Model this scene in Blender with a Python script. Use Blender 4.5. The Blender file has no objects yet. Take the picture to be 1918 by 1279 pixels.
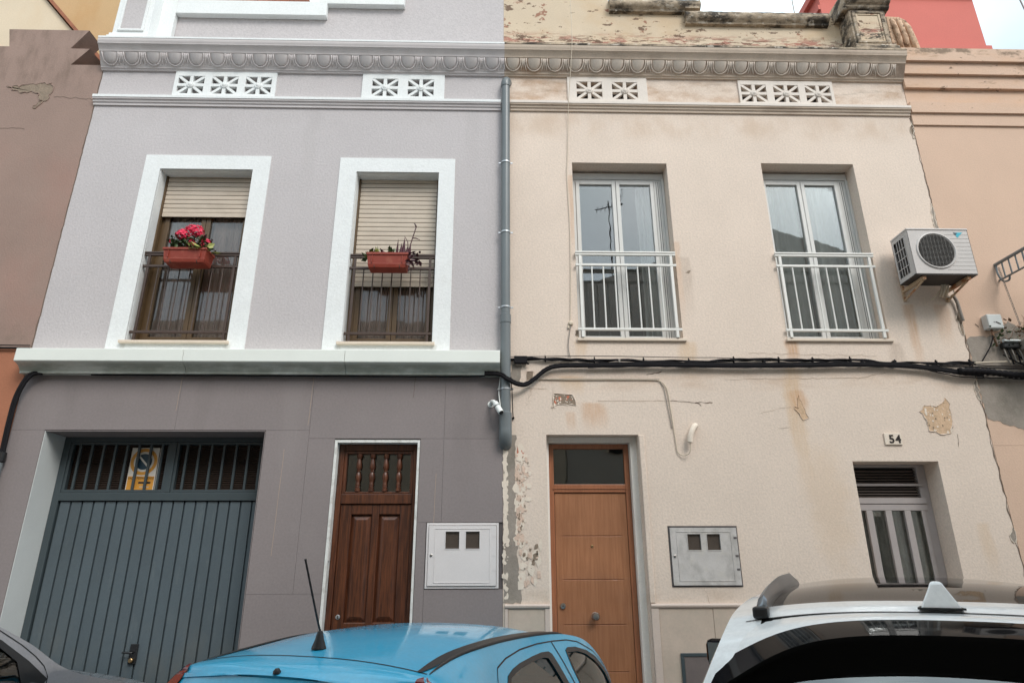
import bpy, bmesh, math, random
from mathutils import Vector, Matrix
from mathutils.geometry import delaunay_2d_cdt
random.seed(7)
R = math.radians
PI = math.pi
sc = bpy.context.scene
COL = sc.collection

# ------------------------------------------------------------------ camera
cam_d = bpy.data.cameras.new('camera')
cam = bpy.data.objects.new('camera', cam_d); COL.objects.link(cam)
cam_d.sensor_width = 36.0; cam_d.sensor_fit = 'HORIZONTAL'
cam_d.lens = 36.0 * 1200 / 1918
cam_d.clip_start = 0.05; cam_d.clip_end = 500
yaw, pitch, roll = R(1.4217), R(19.285), R(-0.1685)
fw = Vector((math.sin(yaw) * math.cos(pitch), math.cos(yaw) * math.cos(pitch), math.sin(pitch)))
rt = Vector((math.cos(yaw), -math.sin(yaw), 0)); up = rt.cross(fw)
r2 = math.cos(roll) * rt + math.sin(roll) * up; u2 = -math.sin(roll) * rt + math.cos(roll) * up
mw = Matrix((r2, u2, -fw)).transposed().to_4x4(); mw.translation = Vector((-0.0886, -6.7, 1.8))
cam.matrix_world = mw
sc.camera = cam

# ------------------------------------------------------------------ sky, sun, exposure
SUN_AZ, SUN_EL = R(150), R(44)          # compass bearing (from +Y, clockwise) and height
world = bpy.data.worlds.new('World'); sc.world = world; world.use_nodes = True
wn = world.node_tree.nodes; wl = world.node_tree.links
bg = wn['Background']; bg.inputs['Strength'].default_value = 0.15
sky = wn.new('ShaderNodeTexSky'); sky.sky_type = 'NISHITA'; sky.sun_disc = False
sky.sun_elevation = SUN_EL; sky.sun_rotation = SUN_AZ
sky.air_density = 1.0; sky.dust_density = 2.0
tc = wn.new('ShaderNodeTexCoord')
cn = wn.new('ShaderNodeTexNoise'); cn.inputs['Scale'].default_value = 2.2; cn.inputs['Detail'].default_value = 6
cr = wn.new('ShaderNodeMapRange'); cr.inputs[1].default_value = 0.35; cr.inputs[2].default_value = 0.7
cr.inputs[3].default_value = 0.45; cr.inputs[4].default_value = 0.92
mxw = wn.new('ShaderNodeMix'); mxw.data_type = 'RGBA'
vz = wn.new('ShaderNodeSeparateXYZ'); vr = wn.new('ShaderNodeMapRange'); vr.inputs[1].default_value = 0; vr.inputs[2].default_value = 1
vr.inputs[3].default_value = 0.5; vr.inputs[4].default_value = 1.65     # overcast veil: brighter overhead than at the horizon
vm = wn.new('ShaderNodeMix'); vm.data_type = 'RGBA'; vm.blend_type = 'MULTIPLY'; vm.inputs['Factor'].default_value = 1
vm.inputs['A'].default_value = (5.9, 6.75, 7.0, 1)
wl.new(tc.outputs['Generated'], cn.inputs['Vector']); wl.new(cn.outputs['Fac'], cr.inputs[0])
wl.new(tc.outputs['Generated'], vz.inputs[0]); wl.new(vz.outputs['Z'], vr.inputs[0]); wl.new(vr.outputs[0], vm.inputs['B']); wl.new(vm.outputs['Result'], mxw.inputs['B'])
wl.new(cr.outputs[0], mxw.inputs['Factor']); wl.new(sky.outputs[0], mxw.inputs['A'])
wl.new(mxw.outputs['Result'], bg.inputs['Color'])
sun_d = bpy.data.lights.new('sun', 'SUN'); sun = bpy.data.objects.new('sun', sun_d); COL.objects.link(sun)
sun_d.energy = 1.5; sun_d.angle = R(24); sun_d.color = (1.0, 0.965, 0.92)
sdir = Vector((math.sin(SUN_AZ) * math.cos(SUN_EL), math.cos(SUN_AZ) * math.cos(SUN_EL), math.sin(SUN_EL)))
sun.rotation_euler = sdir.to_track_quat('Z', 'Y').to_euler()
sun.location = sdir * 40
sc.view_settings.view_transform = 'Standard'; sc.view_settings.look = 'None'
sc.view_settings.gamma = 1; sc.view_settings.use_curve_mapping = False
sc.view_settings.exposure = 0.42

# ------------------------------------------------------------------ node helpers and materials
def lin(r, g, b):
    f = lambda c: (c / 255 / 12.92) if c <= 10 else ((c / 255 + .055) / 1.055) ** 2.4
    return (f(r), f(g), f(b), 1)

class NT:
    def __init__(s, m):
        s.m = m; m.use_nodes = True; s.t = m.node_tree; s.n = s.t.nodes; s.l = s.t.links
        s.b = s.n['Principled BSDF']; s.pos = None
    def coord(s, obj=False):
        if obj:
            return s.n.new('ShaderNodeTexCoord').outputs['Object']
        return s.n.new('ShaderNodeNewGeometry').outputs['Position']
    def set(s, sock, v):
        if hasattr(v, 'links') or isinstance(v, bpy.types.NodeSocket): s.l.new(v, sock)
        else: sock.default_value = v
    def noise(s, co, scale, detail=3, rough=.55, stretch=None):
        if stretch:
            mp = s.n.new('ShaderNodeMapping'); s.l.new(co, mp.inputs[0]); mp.inputs['Scale'].default_value = stretch; co = mp.outputs[0]
        x = s.n.new('ShaderNodeTexNoise'); x.inputs['Scale'].default_value = scale; x.inputs['Detail'].default_value = detail
        x.inputs['Roughness'].default_value = rough; s.l.new(co, x.inputs['Vector']); return x.outputs['Fac']
    def ramp(s, v, a, b, c=0., d=1.):
        x = s.n.new('ShaderNodeMapRange'); x.interpolation_type = 'SMOOTHSTEP'
        s.set(x.inputs[0], v)
        for i, q in enumerate((a, b, c, d)): x.inputs[i + 1].default_value = q
        return x.outputs[0]
    def lramp(s, v, a, b, c=0., d=1.):
        x = s.n.new('ShaderNodeMapRange'); s.set(x.inputs[0], v)
        for i, q in enumerate((a, b, c, d)): x.inputs[i + 1].default_value = q
        return x.outputs[0]
    def math(s, op, a, b=0.):
        x = s.n.new('ShaderNodeMath'); x.operation = op; s.set(x.inputs[0], a); s.set(x.inputs[1], b); return x.outputs[0]
    def mix(s, f, a, b, mode='MIX'):
        x = s.n.new('ShaderNodeMix'); x.data_type = 'RGBA'; x.blend_type = mode
        s.set(x.inputs['Factor'], f); s.set(x.inputs['A'], a); s.set(x.inputs['B'], b); return x.outputs['Result']
    def gray(s, v):
        x = s.n.new('ShaderNodeCombineColor')
        for i in range(3): s.l.new(v, x.inputs[i])
        return x.outputs[0]
    def sep(s, co):
        x = s.n.new('ShaderNodeSeparateXYZ'); s.l.new(co, x.inputs[0]); return x.outputs
    def bump(s, h, strength=.3, dist=.01):
        x = s.n.new('ShaderNodeBump'); x.inputs['Strength'].default_value = strength; x.inputs['Distance'].default_value = dist
        s.l.new(h, x.inputs['Height']); s.l.new(x.outputs[0], s.b.inputs['Normal'])

def P(name, col, rough=.6, var=.08, vs=2.5, fine=.06, fs=60, bump=0., bdist=.004, metal=0., coat=0., obj=False, spec=.5, stretch=None, tone=0.):
    """painted / plastered surface: colour with broad and fine tone noise and a fine relief"""
    m = bpy.data.materials.new(name); t = NT(m); co = t.coord(obj)
    t.b.inputs['Roughness'].default_value = rough; t.b.inputs['Metallic'].default_value = metal
    t.b.inputs['Coat Weight'].default_value = coat; t.b.inputs['Coat Roughness'].default_value = .04
    t.b.inputs['Specular IOR Level'].default_value = spec
    a = t.noise(co, vs, 4, .6, stretch); v = t.lramp(a, .25, .75, 1 - var, 1 + var)
    if fine:
        b = t.noise(co, fs, 2); v = t.math('MULTIPLY', v, t.lramp(b, .25, .75, 1 - fine, 1 + fine))
    if tone: v = t.math('MULTIPLY', v, t.lramp(t.n.new('ShaderNodeObjectInfo').outputs['Random'], 0, 1, 1 - tone, 1 + tone))
    c = t.mix(1., col, t.gray(v), 'MULTIPLY')
    t.l.new(c, t.b.inputs['Base Color'])
    if bump:
        t.bump(t.noise(co, fs, 3, .7), bump, bdist)
    m['_c'] = 1
    t.c = c; t.co = co
    NTS[name] = t
    return m
NTS = {}

def restain(m, layers):
    """layers: list of (mask builder, colour) mixed over the base colour"""
    t = NTS[m.name]; c = t.c
    for fn, col in layers:
        c = t.mix(fn(t), c, col)
    t.l.new(c, t.b.inputs['Base Color']); t.c = c

def spot(x, z, wx, wz, amt=1., rag=.5, sc_=7):
    """soft-edged stain centred at x,z on a front wall, ragged by noise"""
    def fn(t):
        X, Y, Z = t.sep(t.co)[:3]
        dx = t.math('ABSOLUTE', t.math('MULTIPLY', t.math('SUBTRACT', X, x), 1 / wx))
        dz = t.math('ABSOLUTE', t.math('MULTIPLY', t.math('SUBTRACT', Z, z), 1 / wz))
        d = t.math('SQRT', t.math('ADD', t.math('POWER', dx, 2.), t.math('POWER', dz, 2.)))
        d = t.math('ADD', d, t.math('MULTIPLY', t.math('SUBTRACT', t.noise(t.co, sc_, 4), .5), rag * 2))
        return t.ramp(d, .35, 1.1, amt, 0.)
    return fn
def streak(x, z0, z1, w, amt=.6):
    """run-off stain: narrow in x, from z1 down to z0, fading"""
    def fn(t):
        X, Y, Z = t.sep(t.co)[:3]
        wob = t.math('MULTIPLY', t.math('SUBTRACT', t.noise(t.co, 3, 2), .5), w * 1.5)
        dx = t.math('ABSOLUTE', t.math('SUBTRACT', t.math('ADD', X, wob), x))
        a = t.ramp(dx, w * .3, w, 1., 0.)
        b = t.math('MULTIPLY', t.ramp(Z, z0, z0 + (z1 - z0) * .7), t.ramp(Z, z1 - .02, z1 + .02, 1., 0.))
        n = t.lramp(t.noise(t.co, 9, 3, .6, (6, 1, .6)), .3, .7, .45, 1.)
        return t.math('MULTIPLY', t.math('MULTIPLY', a, b), t.math('MULTIPLY', n, amt))
    return fn
def band(z0, z1, amt, sc_=3, lo=.4, hi=.65, stretch=(1, 1, 1), soft=.12):
    """noisy tone between two heights"""
    def fn(t):
        X, Y, Z = t.sep(t.co)[:3]
        b = t.math('MULTIPLY', t.ramp(Z, z0, z0 + soft), t.ramp(Z, z1 - soft, z1, 1., 0.))
        return t.math('MULTIPLY', t.math('MULTIPLY', b, t.ramp(t.noise(t.co, sc_, 6, .65, stretch), lo, hi)), amt)
    return fn
def allover(amt, sc_, lo, hi, detail=6, stretch=(1, 1, 1)):
    def fn(t):
        return t.math('MULTIPLY', t.ramp(t.noise(t.co, sc_, detail, .65, stretch), lo, hi), amt)
    return fn

def glass(name, tint, refl=.12, rough=.0, wob=0.):
    m = bpy.data.materials.new(name); m.use_nodes = True; n = m.node_tree.nodes; l = m.node_tree.links
    n.remove(n['Principled BSDF']); out = n['Material Output']
    tr = n.new('ShaderNodeBsdfTransparent'); tr.inputs[0].default_value = tint
    gl = n.new('ShaderNodeBsdfGlossy'); gl.inputs['Roughness'].default_value = rough; gl.inputs['Color'].default_value = (.95, .97, .97, 1)
    fr = n.new('ShaderNodeFresnel'); fr.inputs[0].default_value = 1.5
    ad = n.new('ShaderNodeMath'); ad.operation = 'ADD'; ad.use_clamp = True; ad.inputs[1].default_value = refl
    l.new(fr.outputs[0], ad.inputs[0])
    mx = n.new('ShaderNodeMixShader'); l.new(ad.outputs[0], mx.inputs[0]); l.new(tr.outputs[0], mx.inputs[1]); l.new(gl.outputs[0], mx.inputs[2])
    l.new(mx.outputs[0], out.inputs[0])
    if wob:
        g = n.new('ShaderNodeNewGeometry'); nz = n.new('ShaderNodeTexNoise'); nz.inputs['Scale'].default_value = 2.5
        b = n.new('ShaderNodeBump'); b.inputs['Strength'].default_value = wob; b.inputs['Distance'].default_value = .02
        l.new(g.outputs['Position'], nz.inputs['Vector']); l.new(nz.outputs['Fac'], b.inputs['Height']); l.new(b.outputs[0], gl.inputs['Normal'])
    return m

def wood(name, c1, c2, rough=.4, scale=1.0, coat=.0):
    m = bpy.data.materials.new(name); t = NT(m); co = t.coord()
    g = t.noise(co, 9 * scale, 5, .6, (7, 7, .35)); f = t.noise(co, 60 * scale, 3, .6, (5, 5, .25)); b = t.noise(co, 1.4, 2)
    v = t.math('ADD', t.math('MULTIPLY', g, .7), t.math('MULTIPLY', f, .3))
    c = t.mix(t.ramp(v, .35, .66), c1, c2)
    c = t.mix(1., c, t.gray(t.lramp(b, .3, .7, .88, 1.12)), 'MULTIPLY')
    t.l.new(c, t.b.inputs['Base Color']); t.b.inputs['Roughness'].default_value = rough
    t.b.inputs['Coat Weight'].default_value = coat
    t.bump(f, .12, .002)
    return m

MT = {}
MT['lilac'] = P('lilac_render', lin(190, 184, 184), .85, .045, 1.1, .10, 42, .6, .006)
MT['lilac_trim'] = P('lilac_trim_paint', lin(212, 205, 204), .75, .05, 3, .04, 60, .2, .003)
MT['white'] = P('white_render', lin(229, 231, 230), .8, .035, 3, .05, 42, .6, .005)
MT['white_s'] = P('white_smooth', lin(232, 234, 230), .55, .03, 5, .02, 80, .08, .002)
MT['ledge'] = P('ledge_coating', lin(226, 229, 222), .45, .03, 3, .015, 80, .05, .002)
MT['base'] = P('taupe_base_paint', lin(136, 127, 126), .8, .05, 1.3, .07, 45, .35, .003, tone=.02)
MT['jamb'] = P('pale_jamb_paint', lin(208, 211, 209), .7, .04, 3, .02, 60, .15, .003)
MT['cream'] = P('cream_render', lin(221, 204, 189), .9, .055, 1.3, .10, 46, .5, .005)
MT['cream_trim'] = P('cream_cornice', lin(206, 188, 170), .8, .08, 2.5, .06, 50, .3, .004)
MT['cream_egg'] = P('cream_egg', lin(216, 203, 190), .8, .06, 3, .05, 50, .2, .003)
MT['cream_vent'] = P('cream_vent', lin(222, 212, 202), .8, .06, 5, .04, 60, .2, .003)
MT['cream_para'] = P('cream_parapet', lin(205, 187, 163), .9, .06, 1.6, .06, 50, .4, .005)
MT['coping'] = P('weathered_coping', lin(176, 158, 136), .9, .2, 3, .15, 40, .6, .008)
MT['sill'] = P('stone_sill', lin(216, 200, 182), .55, .06, 6, .04, 80, .1, .002)
MT['stone'] = P('wainscot_stone', lin(198, 180, 164), .6, .09, 5, .05, 50, .15, .002)
MT['stone_t'] = P('wainscot_trim', lin(205, 188, 176), .55, .06, 5, .04, 60, .1, .002)
MT['brown'] = P('brown_render', lin(150, 127, 116), .9, .09, 1.3, .06, 50, .5, .006)
MT['orange'] = P('terracotta_paint', lin(168, 110, 82), .85, .08, 1.6, .05, 50, .4, .005)
MT['beige'] = P('beige_render', lin(216, 199, 174), .9, .06, 1.2, .05, 50, .3, .005)
MT['ochre'] = P('ochre_render', lin(192, 165, 124), .9, .08, 1.0, .06, 40, .4, .006)
MT['peach'] = P('peach_render', lin(210, 180, 158), .9, .05, 1.2, .05, 55, .5, .005)
MT['scroll'] = P('eroded_scroll', lin(206, 174, 146), .95, .1, 3, .1, 40, .7, .01)
MT['salmon'] = P('salmon_render', lin(204, 112, 101), .85, .05, 1.0, .05, 40, .3, .005)
MT['brick'] = P('brick_dark', lin(150, 92, 70), .9, .25, 9, .2, 30, .5, .01)
MT['cement'] = P('bare_cement', lin(152, 142, 132), .95, .16, 4, .08, 45, .5, .006)
MT['peel'] = P('peeled_plaster', lin(204, 174, 144), .95, .16, 9, .12, 40, .6, .006)
MT['peel_d'] = P('peeled_plaster_dark', lin(140, 124, 108), .95, .2, 14, .15, 60, .7, .008)
MT['peel_e'] = P('plaster_edge', lin(228, 214, 198), .9, .06, 9, .05, 60, .4, .004)
MT['peel_p'] = P('flaked_plaster_pale', lin(214, 188, 170), .95, .12, 12, .1, 60, .5, .005)
MT['mortar'] = P('old_brick_red', lin(196, 118, 92), .95, .15, 9, .1, 40, .5, .006)
MT['crack'] = P('crack_and_shadow', lin(108, 92, 80), .95, .1, 9, 0)
MT['crack_s'] = P('crack_soft', lin(176, 156, 138), .95, .1, 9, 0)
MT['joint'] = P('joint_filler', lin(96, 90, 90), .9, .05, 5, 0)
MT['slat'] = P('shutter_slat', lin(196, 182, 165), .5, .07, 4, .03, 60, tone=.05)
MT['dark'] = P('dark_void', (.012, .011, .010, 1), .9, .05, 3, 0)
MT['vent_g'] = P('vent_grey', lin(150, 146, 144), .9, .1, 6, 0)
MT['vent_d'] = P('vent_shade', lin(64, 53, 46), .9, .1, 6, 0)  # shade of the open vent hollows put into the back plate's colour
MT['frame_plaster'] = P('frame_plaster', lin(234, 228, 220), .8, .06, 3, .05, 50, .3, .003)
MT['room'] = P('room_wall', lin(120, 112, 104), .9, .05, 1, 0)
MT['brownframe'] = P('bronze_frame', lin(92, 72, 48), .4, .12, 6, .05, 60, spec=.5)
MT['rail_b'] = P('bronze_rail', lin(74, 58, 50), .4, .1, 9, .04, 60)
MT['whitemetal'] = P('white_lacquer', lin(226, 224, 218), .35, .04, 7, .02, 60)
MT['alu'] = P('white_frame', lin(205, 204, 200), .4, .04, 6, .02, 60)
MT['alu_s'] = P('shaded_frame', lin(172, 164, 162), .5, .05, 6, .03, 60)  # darker copy of the white frame, shade of the deep window in its colour
MT['alu_d'] = P('gasket', lin(60, 60, 60), .6, .05, 6, 0)
MT['curtain'] = P('sheer_curtain', lin(200, 186, 180), .9, .3, 9, .06, 40, .2, .004, stretch=(1, .3, .06))  # upright streaks put fold shading into the cloth colour
MT['curtain_w'] = P('white_curtain', lin(204, 201, 196), .9, .5, 6, .03, 40, stretch=(1, .3, .04))  # stronger upright streaks: pleat shading painted into the cloth
MT['curtain_d'] = P('grey_curtain', lin(226, 216, 206), .9, .3, 6, .08, 40, stretch=(3, 1, .8))
MT['garage'] = P('garage_paint', lin(82, 93, 99), .42, .09, 1.6, .05, 50, .08, .002, tone=.05)
MT['garage_d'] = P('garage_frame_paint', lin(64, 74, 78), .42, .08, 3, .03, 60)
MT['louvre_g'] = P('louvre_grey', lin(104, 92, 86), .7, .1, 6, .05, 50)
MT['louvre'] = P('louvre_brown', lin(60, 46, 38), .7, .2, 6, .1, 50)
MT['blackplastic'] = P('black_plastic', (.012, .012, .013, 1), .42, .1, 9, .05, 60)
MT['rubber'] = P('black_rubber', (.010, .010, .011, 1), .55, .1, 9, 0)
MT['pvc'] = P('grey_pvc', lin(110, 116, 118), .35, .06, 3, .03, 60)
MT['galv'] = P('galvanised_clip', lin(185, 188, 190), .35, .1, 9, .05, 60, metal=.7)
MT['steel'] = P('brushed_steel', lin(178, 172, 166), .28, .08, 9, .04, 60, metal=1.)
MT['brass'] = P('brass', lin(180, 150, 110), .35, .1, 9, .04, 60, metal=1.)
MT['cable'] = P('black_cable', (.011, .010, .012, 1), .8, .25, 12, .1, 60, spec=.2)
MT['cable_w'] = P('pale_cable', lin(206, 192, 172), .6, .08, 9, 0)
MT['cable_g'] = P('grey_wire', lin(140, 132, 124), .6, .08, 9, 0)
MT['cab_w'] = P('white_cabinet', lin(222, 217, 216), .5, .03, 4, .02, 60)
MT['cab_g'] = P('weathered_cabinet', lin(196, 191, 187), .6, .1, 6, .05, 60)
MT['cab_d'] = P('cabinet_dark', lin(112, 102, 99), .6, .1, 6, .05, 60)
MT['cab_win'] = P('cabinet_window', lin(80, 71, 64), .25, .12, 20, .05, 60)
MT['terracotta'] = P('terracotta_plastic', lin(142, 56, 40), .5, .08, 8, .04, 60)
MT['soil'] = P('soil', lin(60, 45, 34), .95, .3, 30, .2, 80)
MT['petal'] = P('pink_petal', lin(222, 42, 80), .6, .35, 45, .2, 120)
MT['leaf'] = P('leaf_green', lin(62, 82, 40), .5, .35, 25, .1, 90)
MT['leaf_y'] = P('leaf_pale', lin(148, 152, 82), .5, .3, 25, .1, 90)
MT['leaf_p'] = P('leaf_purple', lin(74, 34, 44), .45, .3, 25, .1, 90)
MT['twig'] = P('dry_twig', lin(120, 92, 72), .9, .3, 25, .1, 90)
MT['ac'] = P('ac_casing', lin(196, 190, 186), .45, .05, 5, .02, 60)
MT['ac_l'] = P('ac_line', lin(150, 146, 142), .6, .05, 5, 0)
MT['ac_dark'] = P('ac_grille_dark', lin(52, 46, 43), .6, .15, 9, 0)
MT['rust'] = P('rusty_bracket', lin(196, 170, 140), .7, .12, 8, .1, 60)
MT['cyan'] = P('print_cyan', lin(40, 170, 190), .4, .03, 5, 0)
MT['navy'] = P('print_navy', lin(30, 62, 80), .4, .05, 5, 0)
MT['ink'] = P('print_ink', lin(40, 30, 26), .5, .05, 5, 0)
MT['amber'] = P('print_amber', lin(212, 150, 62), .45, .06, 12, 0)
MT['signwhite'] = P('sign_white', lin(222, 216, 206), .4, .04, 8, 0)
MT['asphalt'] = P('asphalt', (.05, .05, .052, 1), .9, .2, 2, .25, 120, .5, .006)
MT['paving'] = P('paving', lin(150, 144, 136), .9, .12, 2, .12, 80, .4, .004)
MT['kerb'] = P('kerb_stone', lin(160, 156, 150), .85, .1, 3, .1, 80, .3, .004)
MT['opp'] = P('ochre_house_render', lin(206, 194, 176), .9, .08, 1, .05, 50)
MT['opp2'] = P('grey_house_render', lin(190, 184, 176), .9, .08, 1, .05, 50)
MT['roof'] = P('roof_tile', lin(150, 96, 72), .9, .2, 4, .1, 30)
MT['tar'] = P('roof_felt', lin(110, 106, 100), .9, .2, 4, .1, 30)
MT['doorwood'] = wood('orange_door_veneer', lin(150, 100, 68), lin(167, 115, 81), .42, .8, .15)
MT['doorframe'] = wood('orange_frame_veneer', lin(146, 92, 62), lin(164, 106, 74), .42, 1., .1)
MT['darkwood'] = wood('varnished_mahogany', lin(58, 29, 15), lin(104, 58, 33), .42, .9, .15)
MT['w_glass'] = glass('window_glass', (.92, .95, .95, 1), .085, 0, .06)
MT['w_glass_d'] = glass('transom_glass', (.45, .48, .44, 1), .07, .02, .06)
MT['w_glass_b'] = glass('sheer_glass', (.92, .90, .88, 1), .0, 0, .06)
MT['car_glass'] = glass('car_glass', (.62, .68, .62, 1), .05)
MT['car_glass_r'] = glass('car_rear_glass', (.5, .56, .56, 1), .14)
MT['car_glass_d'] = glass('car_glass_tinted', (.18, .22, .21, 1), .05)
MT['trim_white'] = P('door_trim_white', lin(222, 222, 218), .6, .06, 8, .05, 60, .2, .002)

# weathering with a shape of its own; the ledge band is painted shade
rust = lin(196, 148, 104); ochre_s = lin(206, 172, 130); grime = lin(150, 128, 110)
dirt = lin(168, 142, 122)
restain(MT['cream'], [
    (band(6.75, 7.33, .55, 2.2, .38, .7, (1.2, 1, .8), .25), lin(196, 170, 146)),
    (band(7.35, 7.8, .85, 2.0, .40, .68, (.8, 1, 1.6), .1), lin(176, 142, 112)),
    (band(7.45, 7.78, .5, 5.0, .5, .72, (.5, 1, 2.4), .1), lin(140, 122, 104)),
    (band(3.55, 3.86, .4, 3.0, .4, .7, (.6, 1, 2), .12), lin(190, 158, 130)),
    (streak(3.14, 2.3, 3.86, .13, .6), ochre_s), (streak(3.18, 3.3, 3.6, .12, .6), rust),
    (streak(2.03, 3.75, 4.15, .13, .55), ochre_s), (streak(.83, 3.9, 4.15, .1, .5), ochre_s),
    (streak(3.2, 3.86, 4.17, .1, .8), rust), (streak(4.38, 3.8, 4.15, .12, .4), grime),
    (streak(.80, 5.0, 6.3, .04, .5), rust), (streak(4.63, 3.7, 4.62, .09, .6), rust), (streak(5.0, 4.0, 4.62, .1, .4), rust),
    (streak(.95, 3.1, 3.45, .16, .6), rust), (streak(.70, 3.1, 3.35, .08, .4), rust), (streak(.75, 3.5, 3.75, .2, .5), ochre_s),
    (streak(2.1, 4.3, 5.2, .08, .35), grime), (streak(2.02, 4.2, 5.4, .05, .4), rust),
    (streak(4.9, 1.6, 2.2, .1, .35), ochre_s), (spot(3.35, 2.4, .3, .8, .22), ochre_s),
    (band(1.4, 1.62, .35, 4, .4, .7, (1, 1, 2), .1), lin(186, 160, 134)),
])
restain(MT['cream_para'], [
    (allover(.5, 1.3, .45, .7, 3), lin(196, 166, 128)),
    (band(8.4, 8.95, .5, 3.0, .42, .65, (.9, 1, 1.3), .2), lin(214, 196, 172)),
    (band(8.4, 8.76, 1., 7, .515, .545, (.55, 1, 2.2), .22), lin(164, 104, 90)),
    (band(8.4, 8.74, 1., 11, .525, .555, (.5, 1, 2.4), .2), lin(112, 84, 68)),
    (band(8.4, 8.66, 1., 16, .55, .58, (.5, 1, 2.4), .16), lin(224, 204, 184)),
    (allover(.9, 7, .60, .63, 6, (.7, 1, 1.5)), lin(104, 80, 64)),
    (band(8.6, 9.3, .9, 4, .60, .63, (1.2, 1, 1.2), .1), lin(150, 104, 84)),
    (band(8.4, 8.56, .95, 22, .47, .55, (.6, 1, 1.6), .05), lin(74, 66, 56)),
])
restain(MT['coping'], [(allover(.95, 5, .42, .62, 7, (.7, 1, 1.3)), lin(52, 46, 40)), (allover(.7, 12, .55, .66, 6), lin(206, 196, 182)),
                       (allover(.9, 3, .55, .7, 6, (.6, 1, 1)), lin(30, 27, 24))])
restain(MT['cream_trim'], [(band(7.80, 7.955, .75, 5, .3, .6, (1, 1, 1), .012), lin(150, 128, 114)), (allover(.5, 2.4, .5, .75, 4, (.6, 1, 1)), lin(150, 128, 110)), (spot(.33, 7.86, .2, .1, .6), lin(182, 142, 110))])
restain(MT['lilac_trim'], [(allover(.25, 3, .5, .8, 4, (.4, 1, 2)), lin(150, 142, 132))])
restain(MT['brown'], [(band(7.3, 9.0, .6, 2.5, .42, .7, (2, 1, .7), .4), lin(110, 92, 80)), (band(4.0, 6.9, .35, 1.0, .4, .7, (1, 1, .6), .6), lin(164, 122, 110)),
                      (band(4.0, 4.4, .5, 4, .45, .7, (1, 1, 1), .2), lin(120, 104, 92))])
restain(MT['peach'], [(band(7.6, 8.4, .55, 6, .55, .66, (.5, 1, 1.8), .05), lin(150, 122, 98)), (band(7.2, 8.4, .4, 2, .4, .7, (.6, 1, 1.5), .3), lin(210, 166, 128)),
                      (band(7.3, 8.3, .8, 9, .63, .68, (.7, 1, 1.5), .05), lin(88, 70, 58)), (band(8.08, 8.5, .8, 7, .5, .62, (.5, 1, 1), .05), lin(112, 96, 78)),
                      (band(3.0, 4.4, .5, 2, .4, .7, (1, 1, 1), .3), lin(180, 150, 128))])
restain(MT['scroll'], [(allover(.8, 9, .52, .6, 6), lin(150, 118, 94)), (allover(.8, 14, .58, .64, 5), lin(88, 70, 58))])
restain(MT['cement'], [(allover(.6, 3, .45, .7, 5), lin(112, 106, 94)), (allover(.4, 6, .55, .7, 4), lin(176, 168, 156))])
restain(MT['cab_g'], [(allover(.5, 5, .45, .65, 5, (1, 1, .7)), lin(146, 142, 136)), (allover(.4, 9, .5, .7, 4), lin(196, 190, 178))])
restain(MT['rust'], [(allover(.9, 7, .48, .58, 5), lin(160, 96, 50))])
restain(MT['beige'], [(allover(.35, 1.5, .45, .75, 4, (1, 1, .5)), lin(206, 176, 138))])
restain(MT['ochre'], [(allover(.4, 1.2, .45, .75, 5, (1, 1, .6)), lin(180, 140, 86))])
restain(MT['stone'], [(allover(.35, 2, .45, .7, 4), lin(176, 168, 152))])
restain(MT['trim_white'], [(allover(.5, 9, .5, .65, 5), lin(176, 172, 164))])
restain(MT['garage'], [(band(-.1, 1.6, .4, 3, .42, .7, (1, 1, .5), .8), lin(108, 108, 102)), (allover(.35, 5, .58, .7, 5, (2, 1, .4)), lin(104, 112, 114))])
restain(MT['base'], [(streak(-3.2, 2.6, 3.74, .12, .3), lin(116, 108, 106)), (streak(-2.25, 2.0, 3.74, .15, .3), lin(150, 142, 140)), (streak(-.45, 2.3, 3.74, .14, .3), lin(116, 108, 106)), (streak(-4.6, 2.9, 3.74, .12, .3), lin(114, 107, 105)),
                     (allover(.3, 2.2, .5, .75, 6), lin(146, 138, 136)), (band(-.1, .9, .4, 3, .4, .7, (1, 1, 1), .5), lin(112, 106, 102))])
restain(MT['white'], [(streak(-4.17, 3.9, 4.1, .04, .5), lin(176, 172, 162)), (streak(-3.03, 3.9, 4.1, .05, .5), lin(180, 176, 166)), (streak(-1.83, 3.9, 4.1, .04, .5), lin(176, 172, 162)), (streak(-.79, 3.9, 4.1, .05, .45), lin(176, 172, 162)),
                      (allover(.25, 4, .55, .75, 5, (1, 1, .5)), lin(204, 203, 196))])
restain(MT['lilac'], [(band(6.85, 7.24, .35, 2, .42, .7, (1.5, 1, .5), .25), lin(172, 166, 164)), (allover(.3, .8, .45, .75, 5), lin(196, 188, 189)), (streak(-2.4, 5.6, 7.22, .12, .25), lin(170, 165, 163)), (streak(-.4, 6.0, 7.22, .12, .25), lin(170, 165, 163))])
restain(MT['slat'], [(allover(.4, 3, .5, .75, 5, (1, 1, 3)), lin(170, 154, 136))])
restain(MT['terracotta'], [(allover(.45, 9, .5, .68, 5), lin(168, 98, 78))])
restain(MT['salmon'], [(allover(.35, .5, .45, .75, 5, (1, 1, .4)), lin(188, 106, 92))])
restain(MT['ledge'], [(band(3.70, 3.835, .65, 3, .3, .6, (.5, 1, 1), .02), lin(122, 130, 112))])  # green-grey band puts the shade under the ledge into its colour

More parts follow.
